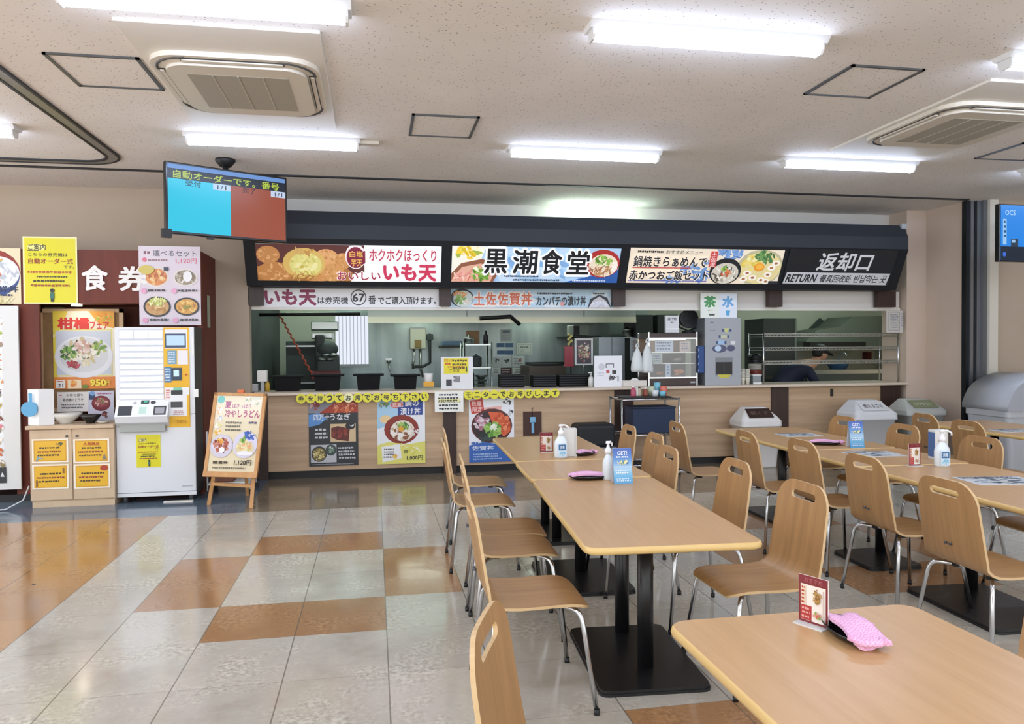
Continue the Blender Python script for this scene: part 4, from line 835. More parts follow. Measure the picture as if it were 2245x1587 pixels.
kbox('microwave', 'grey microwave oven on the kitchen shelf', 'microwave', (1257, 712, 1292, 735), 11.3, .4, mat('#7f8a80', .4), .01, None, lambda t, w, h, d: put('door', MB().box(-w*.48, -.008, h*.06, -w*.12, 0, h*.9), M_black, t))
tag(put('microwave_shelf', MB().box(at(1256, 736, 11.25).x, 11.25, at(1256, 739, 11.25).z, at(1318, 736, 11.25).x, 12.28, at(1256, 736, 11.25).z), M_black), 'black shelf carrying the grey microwave', 'shelf')
paper((1381, 741, 1401, 790), 'tall paper with reddish column behind the plastic bags', lambda a: (a.rect(1389, 746, 1393, 784, '#b08a80'), a.lines(1384, 746, 1400, 786, 6, '#8f9698', 3)), '#b3bbbd', 9.96)
kbox('dark_fridge', 'dark kitchen cabinet behind the display warmer', 'cabinet', (1395, 690, 1432, 850), 11.2, .6, mat('#262c2b', .5), .006, None, None, 0)
kbox('dark_fridge', 'dark kitchen cabinet behind the small price stand', 'cabinet', (1442, 690, 1486, 850), 11.2, .6, mat('#2a302f', .5), .006, None, None, 0)
pot(at(1380, 727, 11.3).x, 11.42, at(1384, 738, 11.3).z, .085, .1, M_steel, 'steel pot on the shelf right of the microwave'); tag(put('pot_shelf', MB().box(at(1362, 738, 11.3).x, 11.3, at(1362, 741, 11.3).z, at(1392, 738, 11.3).x, 12.28, at(1362, 738, 11.3).z), M_steel), 'steel shelf under the pot at right of the microwave', 'shelf')
# two white plastic bags
M_bag = mat('#d8dddb', .35)
def bag(x0, y0, x1, y1, Y, lab, seed):
    X0, X1, Z0, Z1 = rect(x0, y0, x1, y1, Y); t = thing('plastic_bag', lab, 'bag', ((X0+X1)/2, Y, Z0), 0, 'white plastic bags by the warmer'); w, h = X1-X0, Z1-Z0; rd = random.Random(seed)
    b = MB(); rings = []
    for k, (f, z) in enumerate(((.46, 0), (.5, .08), (.47, .3), (.40, .55), (.3, .72), (.16, .84), (.07, .92), (.1, 1.0))):
        n = 18; rings.append([b.bm.verts.new((w*f*math.cos(6.283*i/n)*(1+.1*rd.uniform(-1, 1)), .055*(f/.5)*math.sin(6.283*i/n)*(1+.35*rd.uniform(-1, 1)), h*z)) for i in range(n)])
    for A, B in zip(rings, rings[1:]):
        for i in range(18): f = b.bm.faces.new((A[i], A[(i+1) % 18], B[(i+1) % 18], B[i])); f.smooth = True
    b.bm.faces.new(rings[0][::-1]); b.bm.faces.new(rings[-1]); bmesh.ops.recalc_face_normals(b.bm, faces=b.bm.faces); put('sack', b, M_bag, t); put('handle_knot', MB().tube([(-.02, 0, h*.95), (-.008, 0, h*1.05), (.012, 0, h*1.12), (.02, 0, h*.95)], .01, 6), M_bag, t)
bag(1384, 758, 1410, 815, 9.03, 'white plastic bag, the left and rear one hanging by the warmer', 1); bag(1406, 748, 1432, 817, 9.035, 'white plastic bag, the front one touching the warmer', 2)
# display warmer
X0, X1, Z0, Z1 = rect(1423, 730, 1528, 846, 9.1); t_ = thing('display_warmer', 'glass display warmer with brown top and hot snacks inside', 'food warmer', ((X0+X1)/2, 9.1, 1.0)); w = X1-X0; h = Z1-1.0; D = .4
M_wb = mat('#3a2b26', .4); put('base', MB().box(-w/2, 0, 0, w/2, D, .10, .006), M_wb, t_); put('top', MB().box(-w/2, 0, h-.07, w/2, D, h, .006), M_wb, t_); put('badge', MB().box(w*.36, -.003, .03, w*.46, 0, .05), M_grey, t_)
for sx in (-1, 1):
    for yy in (0, D-.015): put('upright', MB().box(sx*w/2-.008, yy, 0, sx*w/2+.008, yy+.015, h+.012), M_chrome, t_)
put('back_wall', MB().box(-w/2, D-.02, .1, w/2, D-.012, h-.07), mat('#6b5f54', .5), t_)
put('front_rail', MB().box(-w/2, -.006, .095, w/2, .004, .112).box(-w/2, -.006, h-.075, w/2, .004, h-.06), M_chrome, t_)
put('warming_lamp', MB().box(-w*.4, .14, h-.09, w*.35, .18, h-.075), mat('#ffe4c0', .5, emit=7), t_)
gm = mat('#ffffff', .02, trans=1.0, name='clear_glass')
put('glass_pane', MB().box(-w/2+.008, .001, .112, w/2-.008, .004, h-.075), gm, t_)
zs = [.115, .285, .425]
for z in zs[1:]: put('shelf_board', MB().box(-w/2, .03, z-.008, w/2, D-.03, z), M_steel, t_)
wx = (X0+X1)/2
def snack(x, z, m1, lab, n, sc):
    t = thing('snack_tray', lab, 'snacks', (wx+x, 9.22, 1.0+z+.002)); put('tray', MB().box(-.07, -.05, 0, .07, .07, .012, .003), M_black, t); rd = random.Random(n)
    for k in range(n): put('snack', MB().ball((rd.uniform(-.045, .045), rd.uniform(-.03, .05), .03+rd.uniform(0, sc)), .026, (1.2, 1, .8), 10), m1, t)
snack(.12, .0 + .105, mat('#d9905a', .5), 'tray of glowing fried snacks at lower right in the warmer', 9, .07); snack(-.14, .105, mat('#b5764a', .5), 'tray of browned snacks at lower left in the warmer', 6, .03); snack(.1, zs[1], mat('#8f8a7a', .5), 'tray of grey wrapped snacks on the middle shelf of the warmer', 6, .02)
def wc(base, fn=None): return base
for (px, base, lab) in (((1436, 745, 1476, 772), '#cfe0ee', 'bluish price card at upper left in the warmer'), ((1490, 748, 1513, 771), '#d8c9c2', 'pink printed card at upper right in the warmer'), ((1459, 798, 1470, 826), '#bcd0e2', 'narrow pale blue card hanging low in the warmer'), ((1429, 775, 1452, 798), '#b9c6c0', 'pale greenish card at middle left in the warmer')):
    sheet('price_card', lab, 'card', px, 9.13, lambda a, p=px: a.lines(p[0]+3, p[1]+3, p[2]-3, p[3]-4, 3, '#6f7f98', 3, .7), base, .002, .5, group='cards inside the warmer')
sheet('price_stand', 'small white upright price stand on top of the warmer', 'sign', (1457, 692, 1486, 729), 9.16, lambda a: (a.text('揚げ物', 1461, 696, 1480, 703, '#33363a', .02), a.lines(1467, 705, 1476, 709, 1, '#33363a', 2), a.rect(1458, 720, 1485, 722, '#ffffff')), '#d9dbdc', .04)
t_ = thing('circulator_fan', 'round black air circulator fan on top of the warmer', 'fan', (at(1511, 729, 9.3).x, 9.3, Z1)); r = .125
zc = .19; b = MB(); b.lathe([(.05, .12), (r*.85, .1), (r, .02), (r, -.01)], (0, 0, zc), 28, 'y'); put('fan_body', b, M_black, t_)
for k in range(1, 6): put('guard_ring', MB().tube([(r*k/5.5*math.cos(6.283*i/24), -.03+.02*(k/5), zc+r*k/5.5*math.sin(6.283*i/24)) for i in range(25)], .004, 5), mat('#2a2b2e', .4), t_)
b = MB()
for k in range(3):
    a_ = 2.094*k; b.quad((0, .0, zc), (r*.8*math.cos(a_), .0, zc+r*.8*math.sin(a_)), (r*.85*math.cos(a_+.6), .03, zc+r*.85*math.sin(a_+.6)), (r*.5*math.cos(a_+.9), .03, zc+r*.5*math.sin(a_+.9)))
put('blade', b, M_dkgrey, t_); put('yoke', MB().tube([(-r-.02, .03, zc), (-r*.95, .03, .08), (0, .03, .03), (r*.95, .03, .08), (r+.02, .03, zc)], .012, 8), M_black, t_); put('base', MB().cyl((0, .03, 0), .085, .03, 20), M_black, t_)
# drinks dispenser and signs on it
X0, X1, Z0, Z1 = rect(1546, 697, 1624, 848, 9.05)
def dsp(a):
    for x, y in ((1585, 725), (1601, 725), (1578, 739), (1596, 739), (1572, 752), (1590, 752)): a.rect(x-2.5, y-3, x+2.5, y+3, '#35507a')
    a.poly([(1587, 720), (1599, 720), (1594, 730), (1590, 730)], '#d0d088'); a.rect(1580, 736, 1594, 742, '#c9cda8'); a.rect(1574, 747, 1588, 757, '#9fc0dd'); a.ell(1577, 766, 16, 9, '#4f5270'); a.ell(1574, 765, 7, 7, '#bcd2e6'); a.ell(1602, 765, 9, 7, '#4f5270'); a.rect(1602, 749, 1612, 757, '#dfe2e0')
    a.rect(1557, 706, 1564, 708, '#6a6d70'); a.lines(1555, 723, 1570, 727, 1, '#8d9195', 3); a.rect(1568, 786, 1606, 826, '#7f8388'); a.rect(1569, 796, 1605, 824, '#131416'); a.rect(1586, 797, 1588, 823, '#33363a'); a.poly([(1573, 824), (1602, 824), (1597, 832), (1578, 832)], '#c8bf4a')
a = Art((1546, 697, 1624, 848), X1-X0, Z1-1.0, .02, '#a4a8ad', .35); dsp(a); t_ = thing('drinks_dispenser', 'grey tea and water dispenser with a row of buttons', 'dispenser', (X0, 9.05, 1.0)); a.done('front_panel', t_, loc=(0, 0, 0)); put('body', MB().box(0, .021, 0, X1-X0, .045+.4, Z1-1.0, .006), mat('#6b6f75', .4), t_)
zt = Z1
def sg(c, ch, y1, px, lab, base):
    def dr(a):
        a.text(ch, px[0]+8, 650, px[2]-8, 673, c, .05)
        if ch == '茶': a.lines(px[0]+14, 678, px[2]-12, 683, 1, '#a9c47a', 2); a.poly([(1551, 688), (1567, 688), (1564, 692), (1554, 692)], '#4a4f4a')
        else: a.poly([(1589, 681), (1599, 681), (1597, 692), (1591, 692)], '#57b0e0')
    sheet('drink_sign', lab, 'sign', px, 9.06, dr, base, .02, .4)
sg('#4a9a58', '茶', 0, (1535, 643, 1575, 697), 'white card with a green 茶 on top of the dispenser', '#eef3ea'); sg('#6aaee2', '水', 0, (1575, 643, 1614, 697), 'white card with a blue 水 on top of the dispenser', '#eaf2fb')
t_ = thing('blue_bag', 'narrow blue patterned bag hanging left of the dispenser', 'bag', at(1538, 818, 9.06)); hb = at(1538, 758, 9.06).z-at(1538, 818, 9.06).z; b = MB().box(-.042, 0, 0, .042, .03, hb, .01); put('pouch', b, mat('#2a4a84', .5), t_); b = MB()
for k in range(4): b.box(-.044, -.004, .02+k*hb/4, -.036, .0, .05+k*hb/4)
put('side_tab', b, mat('#9fb4d8', .5), t_)
for k, (x, h, lab) in enumerate(((1628.5, .2, 'stack of white paper cups nearest the dispenser'), (1639, .195, 'stack of white paper cups second from the dispenser'))):
    t_ = thing('cup_stack', lab, 'cups', (at(x, 840, 9.1).x, 9.1, 1.0), 0, 'paper cup stacks'); put('cup', MB().lathe([(.022, 0), (.031, .075), (.033, .078)], (0, 0, 0), 16), mat('#e6e3d4', .5), t_)
    for q in range(8): put('cup_rim', MB().lathe([(.030, .075+q*h*.085), (.033, .075+q*h*.085+.012)], (0, 0, 0), 16), mat('#e6e3d4', .5), t_)
t_ = thing('cup_box', 'clear box of small cups right of the paper cup stacks', 'box', (at(1660, 840, 9.15).x, 9.15, 1.0)); put('box', MB().box(-.06, 0, 0, .06, .1, .11, .004), mat('#8d9496', .2), t_); put('lid', MB().box(-.064, -.004, .11, .064, .104, .125), M_white, t_); put('front_edge', MB().box(-.06, -.012, 0, .06, -.004, .022), M_white, t_)
# stack of bowls
bx = at(1655, 800, 9.45).x; t_ = None
M_b = [mat('#7a2f22', .35), mat('#8a4a34', .4), mat('#b9b5ab', .35), mat('#17181a', .35)]
tag(put('bowl_stand', MB().cyl((bx, 9.45, 1.0), .075, .12, 20), M_kdark), 'dark round stand carrying the stacked bowls', 'stand')
zz = 1.12
for k, (m, n, nm) in enumerate(((M_b[0], 2, 'red brown'), (M_b[2], 3, 'pale'), (M_b[3], 4, 'black'))):
    for q in range(n):
        tag(put('upturned_bowl', MB().lathe([(.09, 0), (.087, .02), (.068, .055), (.045, .06), (.045, .068)], (bx, 9.45, zz), 22), m), 'upturned %s bowl in the stack by the wire rack, %s of its colour' % (nm, ['lowest', 'second', 'third', 'topmost'][q if q < n-1 else 3]), 'bowl', 'stacked bowls by the wire rack'); zz += .022 if q < n-1 else .04
# wire rack on the return counter
X0 = at(1674, 735, 9.12).x; X1 = at(1969, 735, 9.12).x; t_ = thing('wire_rack', 'chrome wire rack with three shelves at the return counter', 'rack', ((X0+X1)/2, 9.12, 1.0)); w = X1-X0
zz = [at(1800, y, 9.12).z-1.0 for y in (737, 767, 797)]
for sx in (-1, 1):
    for yy in (0, .38): put('upright', MB().tube([(sx*w/2, yy, 0), (sx*w/2, yy, zz[0]+.05)], .011, 8), M_chrome, t_)
for z in zz:
    b = MB()
    for yy in (0, .38): b.tube([(-w/2, yy, z), (w/2, yy, z)], .007, 6); b.tube([(-w/2, yy, z+.034), (w/2, yy, z+.034)], .007, 6)
    for k in range(41):
        x = -w/2+w*k/40; b.tube([(x, 0, z), (x, .38, z)], .0025, 4)
        if k < 40: b.tube([(x, 0, z), (x+w/80, 0, z+.034), (x+w/40, 0, z)], .005, 4)
    put('wire_shelf', b, mat('#a9a89c', .4, .4), t_)
# return side fittings behind the rack
def dw(t, w, h, d): put('door_line', MB().box(-w/2, -.004, h*.52, w/2, 0, h*.54), M_steel, t); put('side_trim', MB().box(w/2-.03, -.006, 0, w/2, 0, h), M_kwall, t)
kbox('dish_cabinet', 'dark tall cabinet behind the left of the wire rack', 'cabinet', (1674, 698, 1746, 850), 10.6, .6, mat('#3b423f', .5), .006, None, dw, 0)
b = MB(); b.prism([(p.x, p.z) for p in (at(x, y, 11.5) for x, y in ((1768, 748), (1790, 724), (1842, 716), (1868, 694), (1936, 693), (1936, 762), (1768, 760)))], 'y', 11.5, 12.2); tag(put('sloped_duct', b, mat('#6b7268', .6)), 'grey green sloping duct above the return sink', 'duct')
b = MB(); b.prism([(p.x, p.z) for p in (at(x, y, 11.9) for x, y in ((1796, 723), (1823, 696), (1836, 708), (1856, 708), (1844, 718)))], 'y', 12.22, 12.28); tag(put('dark_gable_panel', b, mat('#3d4744', .6)), 'dark peaked panel behind the sloping duct', 'panel')
b = MB(); b.box(at(1768, 756, 11.4).x, 11.3, at(1768, 763, 11.4).z, at(1890, 756, 11.4).x, 11.5, at(1768, 750, 11.4).z); tag(put('dark_hood_edge', b, M_black), 'black lower edge of the sloping duct', 'hood')
def sink(t, w, h, d): put('basin_edge', MB().box(-w/2, -.02, h-.03, w/2, .04, h+.03), M_steel, t); put('tap', MB().tube([(.1, .3, h), (.1, .3, h+.25), (.1, .2, h+.3), (.1, .1, h+.24)], .015, 8), M_steel, t)
kbox('return_sink', 'steel dish sink behind the wire rack', 'sink', (1770, 815, 1935, 900), 10.5, .7, mat('#5b6663', .4, .5), .006, None, sink, 0)
tag(put('blue_basin', MB().lathe([(.12, 0), (.17, .1), (.175, .105)], (at(1850, 818, 10.6).x, 10.75, at(1850, 815, 10.5).z+.032), 20), mat('#4a6b94', .4)), 'blue basin in the return sink', 'basin')
tag(put('red_extinguisher_box', MB().box(at(1898, 780, 12.2).x, 12.15, at(1898, 788, 12.2).z, at(1907, 780, 12.2).x, 12.29, at(1898, 772, 12.2).z), mat('#6a2026', .5)), 'small dark red box on the far wall by the return sink', 'box')
sheet('jamb_notice', 'framed grey notice on the beige jamb beside the canopy end', 'notice', (1943, 681, 1980, 729), 9.0, lambda a: (a.frame(1948, 684, 1972, 724, .8, '#6c6f78'), a.lines(1951, 688, 1970, 720, 7, '#8d9098', 3, .6), a.lines(1975, 686, 1979, 716, 6, '#7d86a2', 4)), '#c9c5bd', .003)
# ------------------------------------------------------------------ ticket corner at the left
HY0 = 8.3
b = MB(); b.box(-1.80, HY0+.02, 0, -1.75, YW, 1.975)
b.box(-5.9, HY0, 1.975, -1.75, YW, 2.515)
b.box(-3.52, HY0, 0, -3.29, HY0+.04, 1.975)
b.box(-3.29, 8.93, 0, -1.80, YW, 1.975)
b.box(-5.9, 8.6, 0.0, -3.52, YW, 1.975)
t_ = thing('ticket_booth', 'reddish brown booth with the white 食券 heading', 'booth', (0, 0, 0)); put('booth_panels', b, M_brown, t_)
put('plinth', MB().box(-5.9, HY0-.01, 0, -3.28, HY0+.3, .07), M_black, t_)
def letter(ch, px, lab):
    X0, X1, Z0, Z1 = rect(*px, HY0); a = Art(px, X1-X0, Z1-Z0, .004, '#e9e6e2', .4); bmesh.ops.delete(a.bm, geom=list(a.bm.verts), context='VERTS'); a.text(ch, *px, '#e9e6e2', .03)
    r = bmesh.ops.extrude_face_region(a.bm, geom=list(a.bm.faces)); bmesh.ops.translate(a.bm, vec=(0, .012, 0), verts=[v for v in r['geom'] if isinstance(v, bmesh.types.BMVert)]); bmesh.ops.recalc_face_normals(a.bm, faces=a.bm.faces)
    a.done('letter', t_, loc=(X0, HY0-.012, Z0), label=lab)
letter('食', (181, 583, 236, 636), 'white raised character 食'); letter('券', (261, 585, 322, 637), 'white raised character 券')
put('downlight', MB().cyl((at(168, 668, 8.45).x, 8.45, 1.955), .05, .02, 20), mat('#fff3d8', .5, emit=16), t_)
b = MB(); b.box(-1.7485, 8.55, at(465, 718, 8.6).z, -1.7455, 8.68, at(465, 648, 8.6).z); tag(put('side_label', b, mat('#a3b09a', .5)), 'narrow pale green vertical label on the booth side panel', 'label')
sheet('picture_banner', 'rice bowl picture banner cut by the left edge above the white roll banner', 'banner', (-160, 543, 46, 666), HY0-.004, lambda a: (a.ell(-22, 597, 68, 52, '#8f2f22'), a.ell(-14, 606, 58, 44, '#2f4a86'), a.ell(-10, 598, 54, 38, '#dfe2e6'), a.blobs(8, 598, 32, 24, ['#eef0f2', '#c9cdd4', '#e2e5ea', '#b5bcc4'], 60, .2, 2), a.blobs(-20, 604, 24, 18, ['#d98a5a', '#e4a684', '#c9744a'], 30, .3, 3), a.blobs(-2, 570, 8, 5, ['#d9a24a', '#6f9a4a'], 10, .4, 4), a.text('海鮮丼', -30, 626, 40, 640, '#26345c', .03), a.lines(-60, 643, 38, 651, 1, '#26345c', 5, .8), a.blobs(0, 660, 40, 5, ['#d9cf9a', '#eae3bd', '#c9bb7a'], 30, .3, 6)), '#ded2ae', .006)
def yl(x0, y0, x1, y1):
    W, H = x1-x0, y1-y0
    def dr(a):
        X = lambda u: x0+u*W; Y = lambda v: y0+v*H
        a.rect(X(.03), Y(.02), X(.97), Y(.98), '#d9d01f'); a.ell(X(.25), Y(.16), .17*W, .055*H, '#e9e38a'); a.text('ご案内', X(.1), Y(.11), X(.42), Y(.2), '#33301a', .02); a.rect(X(.08), Y(.205), X(.3), Y(.215), '#33301a')
        a.text('こちらの券売機は', X(.1), Y(.24), X(.82), Y(.295), '#2c2a18', .015); a.text('自動オーダー式', X(.1), Y(.325), X(.92), Y(.405), '#8e2f20', .03); a.text('です。', X(.75), Y(.425), X(.94), Y(.47), '#4a4320', .01)
        a.lines(X(.07), Y(.5), X(.97), Y(.56), 1, '#b4542a', 3, .75); a.lines(X(.24), Y(.58), X(.82), Y(.62), 1, '#3a371e', 4, .75); a.lines(X(.16), Y(.635), X(.84), Y(.69), 1, '#3a371e', 5, .75); a.lines(X(.1), Y(.7), X(.96), Y(.76), 1, '#9a4426', 6, .75)
        a.ell(X(.53), Y(.8), .045*W, .03*H, '#26281e'); a.rect(X(.49), Y(.83), X(.57), Y(.92), '#2f6a5a'); a.rect(X(.5), Y(.92), X(.56), Y(.97), '#26281e')
    return dr
sheet('yellow_notice', 'large yellow notice in a clear sleeve on the booth heading, left of 食', 'notice', (51, 519, 170, 666), HY0-.006, yl(51, 519, 170, 666), '#e6e2a8', .004, .25)
def four(a):
    a.lines(315, 549, 332, 561, 1, '#7a4a52', 2, .9); a.text('選べるセット', 336, 549, 432, 562, '#3f3a40', .01); a.ell(318, 570, 5, 5, '#d66a80'); a.lines(325, 567, 372, 575, 1, '#8d6a72', 3); a.text('1,120円', 386, 566, 432, 578, '#d65a72', .02)
    for (x0, y0, x1, y1, cols, dark) in ((315, 585, 371, 630, ['#d98a45', '#e8a860', '#c4732f', '#e9c88a', '#b35f2a'], None), (380, 588, 434, 628, ['#9a8a72', '#c9bba4', '#6f6252', '#e2dcd0', '#84704f'], None), (314, 650, 374, 695, ['#c99a62', '#b3803f', '#e2c48a'], '#23252a'), (381, 652, 437, 692, ['#d9a04a', '#c98a35', '#e8c06a', '#b07a35'], '#23252a')):
        cx, cy, rx, ry = (x0+x1)/2, (y0+y1)/2, (x1-x0)/2, (y1-y0)/2
        a.ell(cx, cy, rx, ry, dark or '#dcd6d0', 24); a.ell(cx, cy, rx*.86, ry*.82, cols[0], 24); a.blobs(cx, cy, rx*.8, ry*.75, cols, 55, .2, int(x0+y0))
    a.blobs(345, 662, 20, 11, ['#d8dc8a', '#c3cc6a', '#e6e8ac', '#a9b84e'], 36, .24, 7); a.blobs(408, 672, 12, 4, ['#6f8a3a', '#c9b04a'], 12, .3, 8); a.ell(322, 592, 17, 10, '#cdbb5a'); a.rect(360, 586, 370, 594, '#2b2c3a'); a.ell(412, 606, 10, 12, '#eceaea')
    for x, y in ((316, 638), (382, 638), (318, 702), (384, 702)): a.ell(x, y, 6, 6, '#e0a0c0'); a.lines(x+9, y-5, x+52, y+4, 1, '#3a3538', x, .8)
sheet('dish_poster', 'glossy white poster with four dish photographs hanging over the ticket machine', 'poster', (305, 540, 440, 713), HY0-.006, four, '#d9cdd6', .004, .2)
# cork board with the citrus fair poster
X0, X1, Z0, Z1 = rect(86, 677, 272, 905, 8.62); t_ = thing('cork_board', 'pale framed cork board standing in the booth recess', 'board', (X0, 8.62, .86)); w, h = X1-X0, Z1-.86
put('cork', MB().box(.02, .005, 0, w-.02, .02, h-.02), speck_plaster('cork', '#93714d', '#ab8a62', '#7a5a38', 6), t_); b = MB(); b.box(0, -.01, 0, .04, .025, h); b.box(w-.04, -.01, 0, w, .025, h); b.box(0, -.01, h-.04, w, .025, h); b.box(0, -.01, 0, w, .025, .04); put('frame', b, mat('#c9ab86', .5), t_)
def cf(a):
    a.poly([(117, 682), (150, 682), (135, 720), (117, 735)], '#e8d04a'); a.poly([(117, 740), (128, 730), (126, 825), (117, 850)], '#e8cf45'); a.poly([(117, 826), (252, 826), (252, 852), (117, 852)], '#e58a3a'); a.poly([(195, 682), (252, 682), (252, 720), (220, 712)], '#e8a435'); a.blobs(228, 698, 22, 12, ['#e6902f', '#f0b24a', '#d9d04a', '#8fbf3a'], 30, .25, 1)
    a.text('柑橘', 129, 697, 196, 722, '#d9372f', .05); a.text('フェア', 198, 706, 240, 721, '#d9372f', .03); a.frame(121, 722, 246, 824, 1.5, '#e3dc6a'); a.rect(124, 725, 243, 821, '#c9d0da'); a.ell(184, 782, 64, 46, '#e4e6ea', 28); a.ell(184, 778, 54, 38, '#d5d7d8', 28); a.blobs(180, 772, 46, 30, ['#d9cfae', '#e8e0c6', '#c9b98e', '#efe9d6'], 80, .16, 2); a.blobs(150, 772, 18, 20, ['#5f8a3a', '#7fa84e', '#3f6a2c', '#a8c46a'], 40, .25, 3); a.blobs(218, 762, 16, 16, ['#8fb04e', '#b4c86a', '#6f9440'], 30, .25, 4); a.blobs(182, 760, 22, 15, ['#dcc0b4', '#e9d6cc', '#c9a08e', '#efe4dc'], 50, .22, 5); a.blobs(163, 799, 16, 8, ['#a8343a', '#c0485a', '#8a2630'], 24, .35, 6); a.blobs(180, 770, 46, 30, ['#33402a'], 16, .05, 7)
    a.rect(123, 832, 143, 850, '#f2efe8'); a.text('21', 127, 840, 138, 848, '#33363f', .02); a.lines(124, 833, 142, 838, 1, '#c95a4a', 2); a.rect(148, 832, 178, 851, '#f0d8b0'); a.blobs(160, 840, 9, 7, ['#e58a3a', '#f0b24a'], 12, .4, 8); a.text('950', 198, 832, 232, 846, '#f0dc4a', .05); a.text('円', 233, 835, 241, 844, '#f0dc4a', .02); a.ell(186, 847, 8, 4, '#6f8a3a')
sheet('citrus_poster', 'bright poster headed 柑橘フェア pinned to the cork board', 'poster', (117, 682, 252, 852), 8.60, cf, '#f0e8d0', .004)
sheet('printed_notice', 'white printed notice behind the white bowl under the citrus poster', 'notice', (126, 859, 193, 902), 8.59, lambda a: (a.rect(130, 865, 136, 867, '#c24a48'), a.text('お持ち帰り', 146, 863, 182, 870, '#33343a', .01), a.text('券売機でどうぞ', 138, 873, 183, 880, '#26272b', .02), a.lines(134, 884, 186, 897, 2, '#6c6d74', 4)), '#e9e6e0', .003)
sheet('red_bowl_leaflet', 'leaflet with a red bowl beside the ticket machine', 'leaflet', (193, 857, 250, 922), 8.58, lambda a: (a.rect(196, 862, 209, 876, '#3a4a6a'), a.ell(203, 862, 6, 5, '#7fa8d8'), a.ell(222, 884, 21, 17, '#7a2430'), a.ell(222, 882, 17, 11, '#8f3a44'), a.blobs(222, 881, 14, 9, ['#a8505a', '#c98a7a', '#6f8a4a', '#d8b8a8'], 30, .25, 2), a.blobs(231, 909, 8, 7, ['#7a3a34', '#a0604a', '#4a2a2a'], 16, .35, 3), a.lines(212, 860, 246, 866, 1, '#b06a8a', 4)), '#d3d3e2', .003)
# cabinet with yellow cards
X0, X1 = -3.235, -2.49; YF = 7.9; M_cab = wood('cabinet_maple', '#bfa688', '#cdb698', 'z', .6, .45, .8, cross=10)
t_ = thing('low_cabinet', 'low pale wood cabinet with two doors under the cork board', 'cabinet', ((X0+X1)/2, YF, 0)); w = X1-X0
put('carcass', MB().box(-w/2, .02, .06, w/2, .42, .75), M_cab, t_); put('top', MB().box(-w/2-.03, -.02, .75, w/2+.002, .44, .785, .004), M_cab, t_); put('plinth', MB().box(-w/2+.01, .012, 0, w/2-.005, .4, .06), M_cab, t_)
for s in (-1, 1):
    d = put('door', MB().box(min(s*.003, s*(w/2)), 0, .07, max(s*.003, s*(w/2)), .02, .745, .003), M_cab, t_); put('knob', MB().cyl((s*.045, -.014, .68), .011, .014, 12, 'y'), M_dkgrey, d)
def yc(x0, y0, x1, y1, mot):
    def dr(a):
        W, H = x1-x0, y1-y0; a.rect(x0+4, y0+3, x1-4, y1-3, '#c9962c'); a.rect(x0+6, y0+5, x1-6, y1-5, '#dfae2a'); a.lines(x0+16, y0+H*.32, x1-12, y0+H*.45, 1, '#3a2f18', mot, .8); a.lines(x0+9, y0+H*.48, x1-8, y0+H*.6, 1, '#8a3a24', mot+1, .8); a.lines(x0+12, y0+H*.63, x1-16, y0+H*.75, 1, '#3a2f18', mot+2, .8)
        if mot == 1: a.blobs(x1-20, y0+11, 9, 4, ['#4f5a3a', '#3f4a34'], 8, .4, 1); a.blobs(x0+16, y1-9, 9, 4, ['#8fb4c4', '#7aa0b4'], 8, .4, 2)
        if mot == 2: a.poly([(x1-16, y1-6), (x1-11, y1-20), (x1-6, y1-6)], '#7f7a6a'); a.text('人気商品', x0+22, y0+7, x1-22, y0+14, '#a8341f', .02)
        if mot == 3: a.rect(x1-13, y0+8, x1-9, y0+20, '#8a5a24'); a.rect(x0+8, y1-20, x0+12, y1-6, '#8a5a24')
        if mot == 4: a.ell(x1-13, y0+9, 9, 6, '#a83a24'); a.blobs(x0+16, y1-10, 9, 4, ['#e0c83a', '#d0b02c'], 8, .4, 2)
    return dr
for k, (px, lab) in enumerate((((70, 962, 150, 1014), 'upper left'), ((161, 962, 240, 1014), 'upper right'), ((71, 1018, 151, 1072), 'lower left'), ((162, 1017, 242, 1070), 'lower right'))):
    sheet('yellow_card', 'orange yellow card in a clear sleeve on the low cabinet, %s of four' % lab, 'card', px, YF-.002, yc(*px, k+1), '#efe6d4', .003, .25, group='yellow cards on the low cabinet')
t_ = thing('paper_pillar', 'white triangular paper stand with a blue disc on the low cabinet', 'sign', at(92, 935, 8.0)); hh = at(92, 853, 8.0).z-.786; t_.location.z = .786
put('paper', MB().prism([(-.12, 0), (.0, -.07), (.11, 0), (0, .09)], 'z', 0, hh), mat('#e9ebea', .5), t_); d = MB().cyl((-.075, -.085, hh*.46), .072, .012, 24, 'y'); put('blue_disc', d, mat('#5aa2cc', .4), t_); put('blue_strip', MB().box(-.09, -.06, hh*.56, -.06, -.055, hh*.9), mat('#5aa2cc', .4), t_) 
b = MB(); b.lathe([(.06, 0), (.06, .015), (.11, .05), (.155, .1), (.148, .1), (.105, .058), (.03, .03)], (0, 0, 0), 28, sx=1, sy=.7); tag(put('noodle_bowl', b, mat('#d3d1c8', .35), loc=(at(145, 925, 8.1).x, 8.08, .786)), 'wide white sample bowl on the low cabinet', 'bowl'); b = MB(); b.lathe([(.04, 0), (.04, .012), (.075, .05), (.098, .085), (.092, .085), (.06, .045), (.02, .03)], (0, 0, 0), 24); tag(put('soup_bowl', b, mat('#1d1b1a', .3), loc=(at(199, 925, 8.05).x, 8.05, .786)), 'small black sample bowl on the low cabinet', 'bowl'); tag(put('sauce_dish', MB().lathe([(.03, 0), (.06, .022), (.055, .024), (.02, .01)], (0, 0, 0), 20), mat('#cfc9bd', .35), loc=(at(226, 925, 8.02).x, 8.02, .786)), 'small pale dish right of the black bowl on the low cabinet', 'dish')
